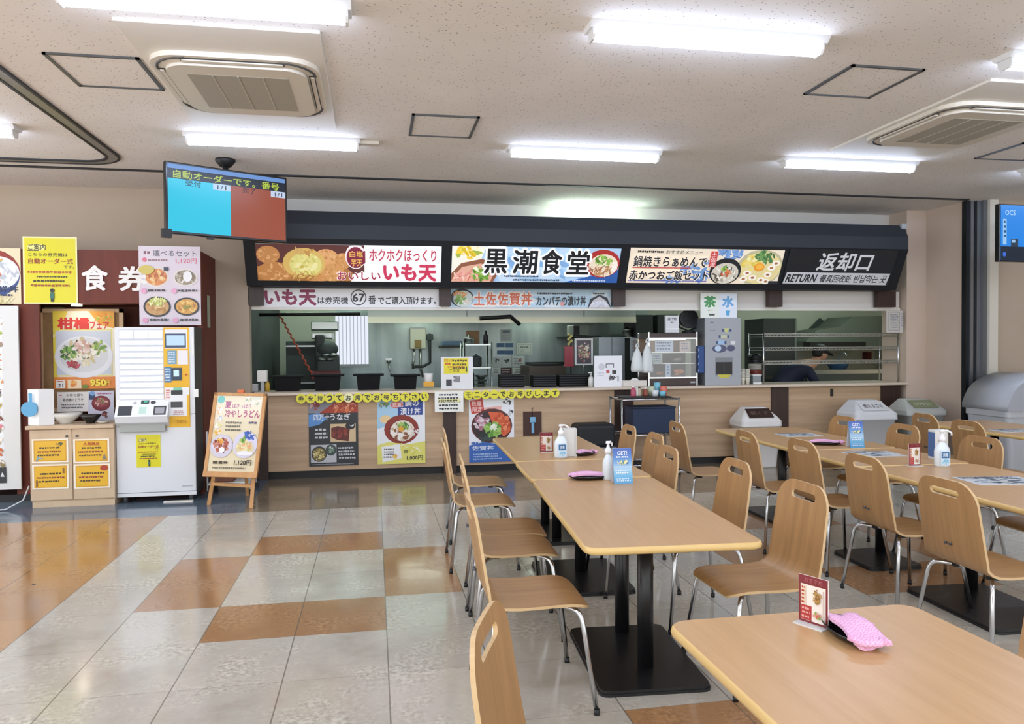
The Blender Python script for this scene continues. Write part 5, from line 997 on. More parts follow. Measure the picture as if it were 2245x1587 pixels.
# ticket machine
MX0, MX1, MY = -2.485, -1.755, 7.95; w = MX1-MX0
t_ = thing('ticket_machine', 'white meal ticket vending machine with bright buttons and a yellow strip', 'vending machine', ((MX0+MX1)/2, MY, 0))
M_mw = mat('#dcdfe2', .35); put('cabinet', MB().box(-w/2+.01, .022, .065, w/2, .355, 1.725, .006), mat('#2a2c2f', .4), t_)
put('lower_door', MB().box(-w/2, 0, .1, w/2, .02, .862, .004), M_mw, t_); put('kick_panel', MB().box(-w/2, .004, .06, w/2, .02, .096), M_mw, t_)
b = MB()
for sx in (-1, 1): b.cyl((sx*w*.42, .06, 0), .022, .066, 12); b.cyl((sx*w*.42, .31, 0), .022, .066, 12)
put('foot', b, M_dkgrey, t_); put('upper_front', MB().box(-w/2, 0, .866, w/2, .02, 1.725, .004), M_mw, t_)
mx = (MX0+MX1)/2
def mr(px, Y=MY): X0, X1, Z0, Z1 = rect(*px, Y); return X0-mx, X1-mx, Z0, Z1
x0, x1, z0, z1 = mr((262, 722, 358, 878)); a = Art((262, 722, 358, 878), x1-x0, z1-z0, .004, '#c4c9d2', .3)
bt = glow('#f4f6ff', 1.3)
for k in range(3): a.rect(263+32*k, 724, 293+32*k, 742, bt)
for r in range(10):
    y = 746+13.2*r
    for k in range(6): a.rect(263+16*k, y+1, 278.4+16*k, y+9.5, bt)
a.done('button_panel', t_, loc=(x0, -.004, z0))
x0, x1, z0, z1 = mr((360, 718, 416, 936)); a = Art((360, 718, 416, 936), x1-x0, z1-z0, .004, '#e2ad1c', .35)
a.rect(363, 722, 412, 764, '#dfe1e4'); a.rect(363, 731, 409, 762, '#3a4a64'); a.rect(366, 735, 406, 757, glow('#bcd8f4')); a.rect(360, 766, 416, 800, '#e2b428'); a.rect(368, 768, 388, 798, '#6f9ab4'); a.lines(370, 770, 386, 796, 5, '#d5e2ea', 2); a.rect(390, 768, 413, 799, '#e4e0e2'); a.rect(361, 804, 376, 838, '#4a7aa4'); a.lines(363, 806, 374, 836, 5, '#cfe0ec', 3); a.rect(376, 806, 399, 834, '#26384e'); a.rect(381, 811, 393, 825, glow('#c9e8fb')); a.rect(406, 820, 411, 823, '#a83a24')
a.rect(361, 849, 415, 912, '#e4e5e6'); a.rect(362, 851, 373, 875, '#e8d8d8'); a.lines(364, 853, 372, 873, 4, '#c25a50', 4); a.rect(375, 855, 400, 865, '#23252a'); a.rect(380, 849, 398, 855, '#7fc0a4'); a.rect(374, 880, 400, 893, '#3a3d42'); a.lines(379, 899, 404, 910, 3, '#b88a8a', 5); a.rect(410, 866, 415, 915, '#e2ad1c'); a.text('ご利用方法', 382, 920, 408, 928, '#a87a1c', .01)
a.done('yellow_panel', t_, loc=(x0, -.005, z0)); put('side_tag', MB().box(w/2-.01, -.012, 1.03, w/2+.035, -.008, 1.11), M_white, t_); put('side_tag', MB().box(w/2-.02, -.012, 1.44, w/2-.0, -.008, 1.62), M_white, t_)
x0, x1, z0, z1 = mr((251, 878, 367, 938), 7.87); b = MB(); zb = z0; b.prism([(0.0, zb-.0), (-.07, zb+.05), (-.09, zb+.11), (0.0, zb+.27)], 'x', x0, x1); 
put('control_console', b, M_mw, t_)
cl = math.hypot(.09, .16); ang = math.atan2(.09, .16); a = Art((0, 0, 116, 46), x1-x0, cl, .002, '#e3e6e8', .35)
a.rect(6, 17, 36, 42, '#2b2d31'); a.rect(84, 18, 112, 42, '#3a3c40'); a.rect(88, 22, 108, 38, '#9a9ca0'); a.rect(52, 20, 68, 38, '#b9d4c8'); a.rect(54, 2, 72, 12, '#1d3a34'); a.rect(60, 4, 68, 8, '#3fae8a'); a.ell(81, 8, 6, 5, '#33363a'); a.ell(41, 9, 4, 4, '#a8adb2')
a.done('console_face', t_, loc=(x0, -.092, zb+.11), rot=(-ang, 0, 0))
put('coin_tray', MB().box(x0+.03, -.05, zb-.045, x1-.03, 0, zb+.03, .006), mat('#9fa39f', .4), t_); put('lock', MB().cyl((-w/2+.055, -.008, .79), .012, .01, 12, 'y'), M_dkgrey, t_); put('maker_plate', MB().box(w/2-.13, -.002, .145, w/2-.03, 0, .155), M_grey, t_)
sheet('yellow_notice', 'small yellow notice taped to the lower door of the ticket machine', 'notice', (299, 953, 352, 1024), MY-.002, yl(299, 953, 352, 1024), '#e0d829', .002, .35)
tag(put('floor_adapter', MB().box(-2.05, 7.9, 0, -1.78, 7.945, .012), M_offwhite), 'flat pale strip on the floor under the ticket machine', 'strip')
# roll banner at the left edge
def rb(a):
    a.rect(-120, 700, 8, 1045, '#e4e8ea')
    for k, c in enumerate(('#8fb4d8', '#a9c45a', '#d05a9a', '#d9763a', '#5a86c4', '#d98a4a', '#3a3a3e', '#e2cf2c', '#7a3a2c', '#d97a8a', '#e0a83a', '#c9683a', '#8a7a4a')): a.blobs(-2, 705+26*k, 12, 10, [c, '#efe8dc', '#9a8a74'], 14, .4, k)
    a.rect(-60, 1025, 13, 1060, '#2b2d31'); a.poly([(0, 1046), (4, 1036), (9, 1046)], '#dfe2e4')
sheet('roll_banner', 'tall white banner with dish pictures at the left edge of the booth', 'banner', (-150, 670, 45, 1075), 8.25, rb, '#d9dad8', .02)
tag(put('floor_cable', MB().tube([(-3.28, 7.98, .2), (-3.3, 7.9, .08), (-3.42, 7.82, .012), (-3.7, 7.78, .012), (-4.2, 7.8, .012)], .007, 6), mat('#c9cdd0', .4)), 'thin pale cable on the floor by the low cabinet', 'cable')
# easel board
M_ez = wood('easel_pine', '#b8834e', '#cf9f68', 'z', 1, .5, .8, cross=14); ew, eh = .51, .815; EC = (-1.313, 7.589, .686)
t_ = thing('easel_sign', 'wooden easel with a glossy cold noodle poster by the ticket machine', 'easel', (EC[0], EC[1], 0)); ROT = (-.30, .03, -.2)

M3 = Matrix.Rotation(-.2, 4, 'Z') @ Matrix.Rotation(.03, 4, 'Y') @ Matrix.Rotation(-.30, 4, 'X')
def EP(x, y, z): v = M3 @ Vector((x, y, z)); return (v.x, v.y, v.z+EC[2])
b = MB(); b.M = Matrix.Translation((0, 0, EC[2])) @ M3; hw, hh = ew/2, eh/2
b.box(-hw, -.012, -hh, -hw+.032, .018, hh); b.box(hw-.032, -.012, -hh, hw, .018, hh); b.box(-hw, -.012, hh-.028, hw, .018, hh); b.box(-hw, -.016, -hh, hw, .018, -hh+.05); put('board_frame', b, M_ez, t_)
bx = (0, 0, 100, 160); a = Art(bx, ew-.06, eh-.075, .008, '#dccfae', .15)
a.ell(10, 10, 8, 8, '#6fb8b0'); a.blobs(80, 10, 18, 12, ['#c9d0b8', '#9aa88a', '#e6e8da'], 26, .2, 1); a.text('夏', 20, 14, 33, 28, '#a0406a', .03); a.text('はさっぱり', 36, 18, 76, 28, '#a0406a', .01); a.text('冷やしうどん', 22, 31, 97, 47, '#a02f58', .03)
for k, (y, c) in enumerate(((34, '#e6a060'), (50, '#a9b4d4'), (66, '#dcdc8a'), (80, '#e2b04a'))): a.blobs(11, y, 8, 6, [c, '#efe6d8'], 12, .4, k)
a.lines(26, 55, 62, 78, 3, '#6f6a5a', 4, .6); a.lines(75, 54, 95, 62, 1, '#5a4a6a', 5)
a.ell(24, 108, 24, 24, '#c9c3d2', 26); a.ell(24, 106, 19, 17, '#d8d0d6', 26); a.blobs(24, 106, 18, 16, ['#8a4038', '#a85a4a', '#6f2e2a', '#c08070'], 40, .24, 6); a.blobs(22, 98, 9, 7, ['#e2a84a', '#efc46a', '#d98f35'], 14, .35, 7); a.ell(26, 116, 6, 6, '#efefef')
a.ell(74, 104, 26, 28, '#cfcbdc', 26); a.blobs(80, 84, 14, 9, ['#3f62b0', '#5a7ac4', '#34529a'], 16, .4, 8); a.ell(74, 112, 20, 15, '#d5c8a2', 24); a.blobs(74, 106, 18, 12, ['#e2d6a4', '#d0b876', '#efe6c4', '#e0a878'], 40, .22, 9); a.blobs(70, 95, 9, 7, GREEN, 16, .35, 10); a.ell(76, 122, 17, 5, '#e4e2e6')
a.lines(10, 137, 46, 148, 1, '#4a4238', 11, .8); a.text('1,120円', 56, 136, 92, 147, '#2e2a2a', .03); a.lines(8, 150, 90, 156, 1, '#7a7262', 12, .7)

o = a.done('poster', t_); o.matrix_local = Matrix.Translation((0, 0, EC[2])) @ M3 @ Matrix.Translation((-ew/2+.03, -.004, -eh/2+.052))
def post(p, q, wd, nm='leg'):
    p, q = Vector(p), Vector(q); d = (q-p).normalized(); s1 = d.cross(Vector((0, 1, 0))).normalized()*wd/2; s2 = d.cross(s1).normalized()*wd/2; b = MB(); A = [b.bm.verts.new(p+i*s1+j*s2) for i, j in ((1, 1), (-1, 1), (-1, -1), (1, -1))]; B = [b.bm.verts.new(q+i*s1+j*s2) for i, j in ((1, 1), (-1, 1), (-1, -1), (1, -1))]
    b.bm.faces.new(A); b.bm.faces.new(B[::-1])
    for k in range(4): b.bm.faces.new((A[k], B[k], B[(k+1) % 4], A[(k+1) % 4]))
    bmesh.ops.recalc_face_normals(b.bm, faces=b.bm.faces); return put(nm, b, M_ez, t_)
fL = onz(458, 1106, .0)-Vector((EC[0], EC[1], 0)); fR = onz(551, 1113, .0)-Vector((EC[0], EC[1], 0))
post((fL.x, fL.y, 0), EP(-hw*.62, .04, 0), .034); post((fR.x, fR.y, 0), EP(hw*.75, .04, 0), .034); post((.02, .52, 0), EP(0, .06, hh*.6), .03)
q1 = Vector((fL.x, fL.y, 0)).lerp(Vector(EP(-hw*.62, .04, 0)), .3); q2 = Vector((fR.x, fR.y, 0)).lerp(Vector(EP(hw*.75, .04, 0)), .3); post(q1, q2, .03, 'crossbar')
put('top_knob', MB().box(-.03, -.02, hh, .03, .02, hh+.03) , mat('#c9683a', .5), t_).matrix_local = Matrix.Translation((0, 0, EC[2])) @ M3
# low white trolley behind the easel
t_ = thing('white_trolley', 'low white metal trolley half hidden behind the easel', 'trolley', (-1.5, 8.35, 0)); put('lower_tray', MB().box(-.2, -.15, .1, .22, .25, .125, .005), M_white, t_); b = MB()
for sx in (-.2, .22):
    for yy in (-.15, .25): put('upright', MB().tube([(sx, yy, .05), (sx, yy, .66)], .009, 8), M_white, t_); put('castor', MB().cyl((sx, yy-.012, .025), .025, .024, 14, 'y'), M_black, t_)
put('upper_tray', MB().box(-.2, -.15, .5, .22, .25, .515, .005), M_white, t_)
tag(put('brown_box', MB().box(-1.62, 8.24, .126, -1.45, 8.45, .28, .01), mat('#7a4632', .5)), 'small brown box on the low white trolley', 'box')
for k, (x, y, lab) in enumerate(((235, 1167, 'small dark mark on the orange floor near the ticket machine'), (74, 1281, 'small dark mark on the orange floor nearest the camera'), (260, 1140, 'small dark mark at the edge of the blue floor strip'))):
    p = onz(x, y); tag(put('floor_mark', MB().cyl((p.x, p.y, 0), .012, .0015, 10), M_dkgrey), lab, 'floor mark')
# ------------------------------------------------------------------ things on the tables
M_pink = None
def pinkcloth():
    m, t, b = nodes('pink_cloth'); tc = nd(t, 'ShaderNodeTexCoord'); ck = nd(t, 'ShaderNodeTexChecker'); ck.inputs['Scale'].default_value = 160; t.links.new(tc.outputs['Object'], ck.inputs['Vector']); ck.inputs[1].default_value = hexc('#e3a3cf'); ck.inputs[2].default_value = hexc('#eec4df'); t.links.new(ck.outputs['Color'], b.inputs['Base Color']); b.inputs['Roughness'].default_value = .9; return m
M_pink = pinkcloth(); ZT = .70
def cloth_tray(x, y, rz, lab, L=.21, hgt=1.):
    t = thing('cloth_tray', lab, 'tray', (x, y, ZT), rz, 'small black trays with a pink cloth'); b = MB(); prof = [(.62, 0), (.85, .008), (1.0, .022), (.97, .024), (.8, .012), (.02, .008)]
    b.lathe([(r*L/2, z) for r, z in prof], (0, 0, 0), 28, sx=1, sy=.52); put('tray', b, M_blackgloss, t)
    c = MB(); nx, ny = 14, 8; vs = [[None]*(ny+1) for _ in range(nx+1)]; rd = random.Random(int(x*100))
    def top(u, v): return .022+.012*math.sin(u*3.1+.4)+.006*math.cos(v*5+u*2)+.003*rd.random()
    G = [[c.bm.verts.new(((u/nx-.5)*L*.92+.004*rd.random(), (v/ny-.5)*L*.38+L*.045+.003*rd.random()+.003*math.sin(u), top(u/nx, v/ny))) for v in range(ny+1)] for u in range(nx+1)]
    B = [[c.bm.verts.new((q.co.x, q.co.y, q.co.z-.011)) for q in r] for r in G]
    for u in range(nx):
        for v in range(ny):
            f = c.bm.faces.new((G[u][v], G[u+1][v], G[u+1][v+1], G[u][v+1])); f.smooth = True; c.bm.faces.new((B[u][v], B[u][v+1], B[u+1][v+1], B[u+1][v]))
    bd = [(u, 0) for u in range(nx)]+[(nx, v) for v in range(ny)]+[(u, ny) for u in range(nx, 0, -1)]+[(0, v) for v in range(ny, 0, -1)]
    for k in range(len(bd)): p, q = bd[k], bd[(k+1) % len(bd)]; c.bm.faces.new((G[p[0]][p[1]], B[p[0]][p[1]], B[q[0]][q[1]], G[q[0]][q[1]]))
    bmesh.ops.recalc_face_normals(c.bm, faces=c.bm.faces); put('folded_cloth', c, M_pink, t)
    put('cloth_roll', MB().tube([(L*.36, -L*.2, .03), (L*.5, -L*.1, .024), (L*.52, .02, .024), (L*.45, L*.14, .03)], .009, 8), M_pink, t); return t
p = onz(1822, 1364, ZT); q = onz(1908, 1428, ZT); m_ = (p+q)/2; cloth_tray(m_.x, m_.y, math.atan2(q.y-p.y, q.x-p.x), 'pink cloth on a black tray on the closest table', (q-p).length*1.08)
p = onz(1294, 1050, ZT); cloth_tray(p.x, p.y, R(2), 'pink cloth on a black tray beside the blue tent card of the middle row', .27)
p = onz(1283, 998, ZT); cloth_tray(p.x, p.y, R(28), 'pink cloth on a black tray right of the napkin box, middle row', .2)
p = onz(1812, 975, ZT); cloth_tray(p.x, p.y, R(-14), 'pink cloth on a black tray on the right row by the far tent card', .26)
def mc(a):
    a.frame(0, 0, 100, 150, 7, '#7d2a30'); a.rect(0, 0, 100, 28, '#7a2830'); a.text('おすすめ', 20, 6, 82, 22, '#a8626a', .0); a.rect(8, 95, 45, 142, '#b23a3a'); a.rect(9, 32, 26, 92, '#e2cdb8'); a.lines(10, 34, 25, 92, 5, '#a8482f', 2, .9); a.lines(12, 99, 42, 138, 3, '#e2a8a0', 3, .8); a.blobs(66, 60, 13, 26, ['#b08a4a', '#8a6030', '#c9a870', '#9a7a4a'], 36, .25, 4); a.blobs(68, 118, 14, 12, ['#7f9a4a', '#c9685a', '#a8b86a', '#d9a08a'], 22, .35, 5); a.rect(86, 36, 90, 136, '#c9b8b0')
def menu_card(x, y, rz, lab, w=.1, h=.15):
    t = thing('menu_card', lab, 'menu card', (x, y, ZT), rz, 'red framed menu cards'); put('acrylic_foot', MB().box(-w/2, -.03, 0, w/2, .04, .003), mat('#d9dcdc', .1), t); a = Art((0, 0, 100, 150), w, h, .004, '#ece4dc', .2); mc(a); a.done('card', t, loc=(-w/2, 0, .003)); return t
p0, p1 = onz(1757, 1362, ZT), onz(1809, 1379, ZT); mid = (p0+p1)/2; menu_card(mid.x, mid.y, math.atan2(p1.y-p0.y, p1.x-p0.x), 'red framed menu card beside pink cloth on the closest table', .092, .135)
p = onz(1198, 991, ZT); menu_card(p.x, p.y, R(-4), 'red framed menu card on the middle row beside the pump bottle', .1, .148)
p = onz(2005, 1021, ZT); menu_card(p.x, p.y, R(4), 'red framed menu card on the right row beside the pump bottle', .092, .145)
def pump_bottle(x, y, rz, lab, s=1.):
    t = thing('pump_bottle', lab, 'bottle', (x, y, ZT), rz, 'sanitiser pump bottles'); m = mat('#dfe9ef', .25); b = MB(); b.lathe([(.046*s, 0), (.05*s, .008), (.05*s, .10*s), (.046*s, .12*s), (.03*s, .145*s), (.02*s, .16*s), (.02*s, .165*s)], (0, 0, 0), 24, sx=1, sy=.72); put('bottle', b, m, t)
    b = MB(); b.lathe([(.022*s, .163*s), (.022*s, .19*s), (.012*s, .2*s), (.008*s, .225*s), (.016*s, .228*s), (.014*s, .242*s)], (0, 0, 0), 14); b.tube([(0, 0, .236*s), (.03*s, -.012, .236*s), (.05*s, -.02, .222*s), (.052*s, -.02, .205*s)], .006*s, 8); put('pump', b, mat('#eef0f2', .35), t)
    a = Art((0, 0, 100, 120), .062*s, .095*s, .001, '#cfe4f2', .3); a.rect(8, 10, 92, 62, '#2f6a9c'); a.text('消毒', 22, 20, 78, 50, '#cfe0ee', .03); a.blobs(50, 92, 40, 20, ['#7fc4e4', '#a8dcf0', '#5aaed8'], 30, .25, 2); a.done('label', t, loc=(-.031*s, -.0385*s, .012*s)); return t
p = onz(1230, 1003, ZT); pump_bottle(p.x, p.y, R(0), 'white pump bottle with blue label in the middle row by the white napkin box', 1.0)
p = onz(1338, 1053, ZT); pump_bottle(p.x, p.y+.04, R(70), 'white pump bottle half hidden behind the blue tent card', .95)
p = onz(2065, 1022, ZT); pump_bottle(p.x, p.y, R(-8), 'white pump bottle with blue label on the right row before the napkin box', 1.0)
def napkin(x, y, rz, lab):
    t = thing('napkin_box', lab, 'napkin holder', (x, y, ZT), rz, 'white napkin holders'); b = MB(); b.box(-.05, -.02, 0, .05, .055, .205, .004); put('box', b, mat('#d9d9d4', .45), t); put('side_card', MB().box(-.052, -.022, .02, -.05, .05, .19), mat('#4a6aa0', .4), t); put('slot_edge', MB().box(.03, -.022, 0, .046, -.02, .2), mat('#c9c9c4', .5), t)
p = onz(1251, 1001, ZT); napkin(p.x, p.y+.02, R(-6), 'white napkin box behind the middle row pump bottle'); p = onz(2078, 1012, ZT); napkin(p.x+.02, p.y+.1, R(-6), 'white napkin box behind the right row pump bottle')
def tc_(a):
    for k in range(16): a.rect(0, 200*k/16, 100, 200*(k+1)/16, ['#3a5cae', '#3f66b4', '#4470ba', '#4a7ac0', '#5586c6', '#6094cc', '#74a4d4', '#8cb6dc', '#a4c6e2', '#9cc6e2', '#8cc0e0', '#7cbade', '#6cb2dc', '#60acda', '#56a6d8', '#4ea0d4'][k])
    a.text('GET!', 24, 16, 76, 38, '#dfe6f4', .03); a.lines(12, 42, 92, 58, 1, '#dfe6f4', 2, .9); a.blobs(50, 82, 34, 10, ['#e6dc8a', '#efe8c0', '#5a9a6a', '#2f4f7a'], 24, .3, 3); a.lines(8, 120, 92, 146, 2, '#e6f0f6', 4, .9); a.lines(10, 168, 90, 190, 2, '#d5e8f4', 5, .9)
def tent(x, y, rz, lab):
    t = thing('tent_card', lab, 'tent card', (x, y, ZT), rz, 'blue tent cards'); a = Art((0, 0, 100, 200), .112, .205, .002, '#4a7ac0', .3); tc_(a); o = a.done('front', t, loc=(-.056, 0, .0), rot=(-.16, 0, 0)); put('back', MB().prism([(.069, 0), (.071, 0), (.036, .203), (.034, .203)], 'x', -.056, .056), mat('#dfe6ee', .4), t)
p = onz(1367, 1060, ZT); tent(p.x, p.y, R(-2), 'blue tent card on the middle row in front of a half hidden bottle'); p = onz(1880, 981, ZT); tent(p.x, p.y, R(-8), 'blue tent card on the right row in front of the grey bins')
def flat(x, y, w, h, rz, lab):
    a = Art((0, 0, 100, 70), w, h, .003, '#cfd2d4', .4); rd = random.Random(int(x*50)); a.blobs(50, 35, 46, 30, ['#6f7f92', '#aab4be', '#3f4c5e', '#dfe2e2', '#8a9aa8', '#c9ccc8'], 60, .18, int(x*90)); a.lines(4, 4, 96, 20, 2, '#4a5566', 3, .8)
    o = a.done('leaflet', rot=(R(-90), 0, rz)); o.location = (x, y, ZT+.0035); return tag(o, lab, 'leaflet', 'leaflets lying on the tables')
p = onz(1725, 958, ZT); flat(p.x, p.y, .34, .24, R(-4), 'leaflet lying on the right row table nearest the counter')
p = onz(1885, 1001, ZT); flat(p.x-.02, p.y-.02, .36, .26, R(-6), 'leaflet lying on the right row before the near tent card')
p = onz(2160, 1062, ZT); flat(p.x-.05, p.y-.02, .40, .26, R(-8), 'leaflet lying on the right row at the right edge')
p = onz(2205, 945, ZT); flat(p.x-.1, p.y-.1, .4, .22, R(-3), 'leaflet lying on the far table by the grey bins')
# ------------------------------------------------------------------ bins
def bin_(px_top, Y, c, lid, flap, lab, w, d, h, lh, word=None, rz=0):
    x = at(px_top[0], px_top[1], Y).x; t = thing('flap_bin', lab, 'bin', (x, Y+d/2, 0), rz, 'waste bins'); zb = h-lh
    b = MB(); rings = []
    for f, z in ((.82, 0), (.84, .02), (.97, zb-.03), (1.04, zb-.028), (1.04, zb)): rings.append([b.bm.verts.new((px*f, py*f, z)) for px, py in rrect(-w/2, -d/2, w/2, d/2, .05, 4)])
    for A, B in zip(rings, rings[1:]):
        for i in range(len(A)): b.bm.faces.new((A[i], A[(i+1) % len(A)], B[(i+1) % len(A)], B[i])).smooth = True
    b.bm.faces.new(rings[0][::-1]); b.bm.faces.new(rings[-1]); bmesh.ops.recalc_face_normals(b.bm, faces=b.bm.faces); put('body', b, c, t)
    b = MB(); rings = []
    for fx, y0, y1, z in ((1.04, -.52, .52, zb), (1.04, -.52, .52, zb+lh*.2), (.90, -.4, .47, zb+lh*.45), (.56, -.05, .38, h-.006), (.53, -.03, .36, h)): rings.append([b.bm.verts.new((px*fx, (y0+(y1-y0)*(py/d+.5))*d, z)) for px, py in rrect(-w/2, -d/2, w/2, d/2, .05, 4)])
    for A, B in zip(rings, rings[1:]):
        for i in range(len(A)): b.bm.faces.new((A[i], A[(i+1) % len(A)], B[(i+1) % len(A)], B[i]))
    b.bm.faces.new(rings[-1]); bmesh.ops.recalc_face_normals(b.bm, faces=b.bm.faces); lo = put('lid', b, lid, t)
    y0, z0 = -.43*d, zb+lh*.40; y1, z1 = -.07*d, h-.02; ln = math.hypot(y1-y0, z1-z0); an = math.atan2(y1-y0, z1-z0); a = Art((0, 0, 100, 60), w*.62, ln, .004, flap, .35)
    if word: a.text(word[0], 14, 18, 86, 42, word[1], .02)
    a.done('flap', lo, loc=(-w*.31, y0-.012, z0+.008), rot=(-an, 0, 0)); return t
bin_((1672, 900), 8.55, mat('#dfddd8', .4), mat('#e4e2de', .4), '#3a2722', 'white bin with a dark brown flap behind the right row of tables', .52, .36, .735, .2, ('紙くず', '#6a544c'))
bin_((1924, 880), 8.25, mat('#d2d4d6', .4), mat('#dcdee0', .4), '#dcdedf', 'light grey flap bin with black lettering on its lid', .56, .42, .815, .2, ('燃えるゴミ', '#33353a'))
bin_((2035, 880), 8.3, mat('#a9aba6', .4), mat('#b6b8b2', .4), '#7f8a68', 'grey green flap bin against the beige pillar', .54, .42, .815, .17, ('もやせない', '#c9ccb8'))
t_ = thing('domed_bin', 'big grey domed bin cut by the right edge of the photo', 'bin', (7.58, 7.72, 0)); b = MB(); rings = []
for f, z in ((.86, 0), (.97, .66), (1.0, .67), (1.0, .75)): rings.append([b.bm.verts.new((px*f, py*f, z)) for px, py in rrect(-.56, -.33, .56, .33, .06, 4)])
for A, B in zip(rings, rings[1:]):
    for i in range(len(A)): b.bm.faces.new((A[i], A[(i+1) % len(A)], B[(i+1) % len(A)], B[i]))
b.bm.faces.new(rings[0][::-1]); b.bm.faces.new(rings[-1]); bmesh.ops.recalc_face_normals(b.bm, faces=b.bm.faces); put('tub', b, mat('#b4b7ba', .4), t_)
n = 14; pr = [(-.57, .74), (-.57, .80)]+[(-.55*math.cos(math.pi*k/n), .80+.36*math.sin(math.pi*k/n)) for k in range(1, n)]+[(.57, .80), (.57, .74)]; b = MB(); b.prism(pr, 'y', -.34, .34, True); put('dome_lid', b, mat('#a6a9ae', .35), t_)
put('flap_door', MB().prism([(-.16, .87), (.2, .87), (.14, 1.12), (-.22, 1.12)], 'y', -.352, -.34), mat('#d2d5d9', .35), t_); put('white_strap', MB().box(-.3, -.35, .42, -.18, -.335, .72), M_white, t_); put('label_plate', MB().box(-.18, -.35, .5, .0, -.338, .68), mat('#9aa04a', .45), t_)
a = Art((0, 0, 100, 60), .17, .16, .001, '#b4b84a', .4); a.text('資源', 14, 8, 86, 32, '#2b2e1a', .03); a.lines(10, 38, 90, 52, 1, '#2b2e1a', 3, .8); a.done('label_print', t_, loc=(-.175, -.351, .51))
# ------------------------------------------------------------------ wire cart and things by it
X0, X1 = 2.80, 3.50; YCt = 8.35; zt = .885; t_ = thing('wire_cart', 'chrome tube cart in front of the counter holding a navy box', 'cart', ((X0+X1)/2, YCt, 0)); w = X1-X0; dp = .44
for sx in (-1, 1):
    for yy in (0, dp): put('upright', MB().tube([(sx*w/2, yy, .03), (sx*w/2, yy, zt+.02)], .012, 8), M_chrome, t_)
for z in (zt, .47, .12):
    b = MB(); b.tube([(-w/2, 0, z), (w/2, 0, z)], .009, 6); b.tube([(-w/2, dp, z), (w/2, dp, z)], .009, 6); b.tube([(-w/2, 0, z), (-w/2, dp, z)], .009, 6); b.tube([(w/2, 0, z), (w/2, dp, z)], .009, 6)
    for k in range(1, 14): b.tube([(-w/2+w*k/14, 0, z), (-w/2+w*k/14, dp, z)], .003, 4)
    put('wire_shelf', b, M_chrome, t_)
for sx in (-1, 1):
    for yy in (0, dp): put('foot', MB().cyl((sx*w/2, yy, 0), .016, .032, 10), M_black, t_)
cx = (X0+X1)/2
tag(put('serving_tray', MB().box(cx-.3, YCt+.05, zt+.01, cx+.28, YCt+.4, zt+.028, .006), M_black), 'black tray on top of the wire cart', 'tray')
t_ = thing('navy_box', 'navy blue storage box on the middle shelf of the wire cart', 'box', (cx+.06, YCt+.2, .482)); put('body', MB().box(-.26, -.16, 0, .26, .16, .30, .012), mat('#1a2c48', .6), t_); put('lid', MB().box(-.265, -.165, .29, .265, .165, .315, .01), mat('#16243c', .6), t_)
zt2 = zt+.029
def btl(px, h, r, c, lab, cap=None):
    x = at(px, 865, YCt+.2).x; t = thing('condiment_bottle', lab, 'bottle', (x, YCt+.16+.03*(px % 3), zt2), 0, 'bottles and cups on the wire cart'); put('bottle', MB().lathe([(r*.95, 0), (r, .01), (r, h*.6), (r*.5, h*.8), (r*.5, h*.86)], (0, 0, 0), 16), mat(c, .35), t); put('cap', MB().lathe([(r*.55, h*.86), (r*.5, h)], (0, 0, 0), 12), mat(cap or '#efeeea', .4), t)
btl(1386, .12, .032, '#b04a62', 'pink red bottle at the left of the cart top'); btl(1403, .11, .026, '#b9ac94', 'pale bottle with dark cap on the cart top', '#232325'); btl(1414, .1, .026, '#8a3f2a', 'brown bottle in the middle of the cart top'); btl(1397, .13, .024, '#e2dfd4', 'tall white bottle behind the others on the cart top')
t_ = thing('white_tissue_box', 'white box at the counter edge behind the cart bottles', 'box', (at(1394, 846, 9.05).x, 9.05, 1.0)); put('box', MB().box(-.16, 0, 0, .15, .12, .075, .005), M_offwhite, t_); put('tissue', MB().prism([(-.06, .075), (.06, .075), (.03, .1), (-.02, .105)], 'y', .04, .06), M_white, t_)
for (x, y, h, c, lab) in ((1433, .0, .07, '#d8dcdf', 'white cup on the cart top'), (1431, .1, .11, '#c2c6a8', 'pale green cup behind the white cup on the cart top'), (1449, .0, .055, '#7cc0d4', 'light blue cup at front right of the cart top')):
    tag(put('small_cup', MB().lathe([(.036, 0), (.042, h), (.038, h), (.03, .012)], (at(x, 868, YCt+.2).x, YCt+.15+y, zt2), 16), mat(c, .4)), lab, 'cup', 'bottles and cups on the wire cart')
tag(put('coral_cup', MB().lathe([(.038, 0), (.042, .11), (.038, .11), (.03, .012)], (at(1455, 860, YCt+.26).x, YCt+.27, zt2), 16), mat('#df7a66', .4)), 'coral red cup at right of the cart top', 'cup', 'bottles and cups on the wire cart')
tag(put('blue_cup', MB().lathe([(.036, 0), (.04, .15), (.036, .15), (.03, .012)], (at(1442, 850, YCt+.34).x, YCt+.36, zt2), 16), mat('#7cc0d4', .4)), 'tall light blue cup behind the coral cup', 'cup', 'bottles and cups on the wire cart')
x = at(1318, 990, 8.35).x; t_ = thing('equipment_crate', 'grey crate standing on the floor left of the wire cart', 'crate', (x, 8.35, 0)); put('crate', MB().box(-.26, 0, 0, .2, .4, .34, .01), mat('#8a8f94', .5), t_); put('grip', MB().box(-.1, -.01, .2, .06, 0, .25), M_black, t_)
b = MB(); b.box(-.24, .02, .342, .22, .36, .61, .045, 3); tag(put('black_bag', b, mat('#15181c', .6), loc=(x-.03, 8.35, 0)), 'black padded bag on the grey crate left of the cart', 'bag')
b = MB(); b.ball((0, 0, .1), .12, (1.2, 1, .8)); tag(put('dark_cloth_bag', b, mat('#262a2f', .8), loc=(at(1332, 1010, 8.1).x, 8.12, 0)), 'small dark cloth bundle on the floor before the grey crate', 'bag')
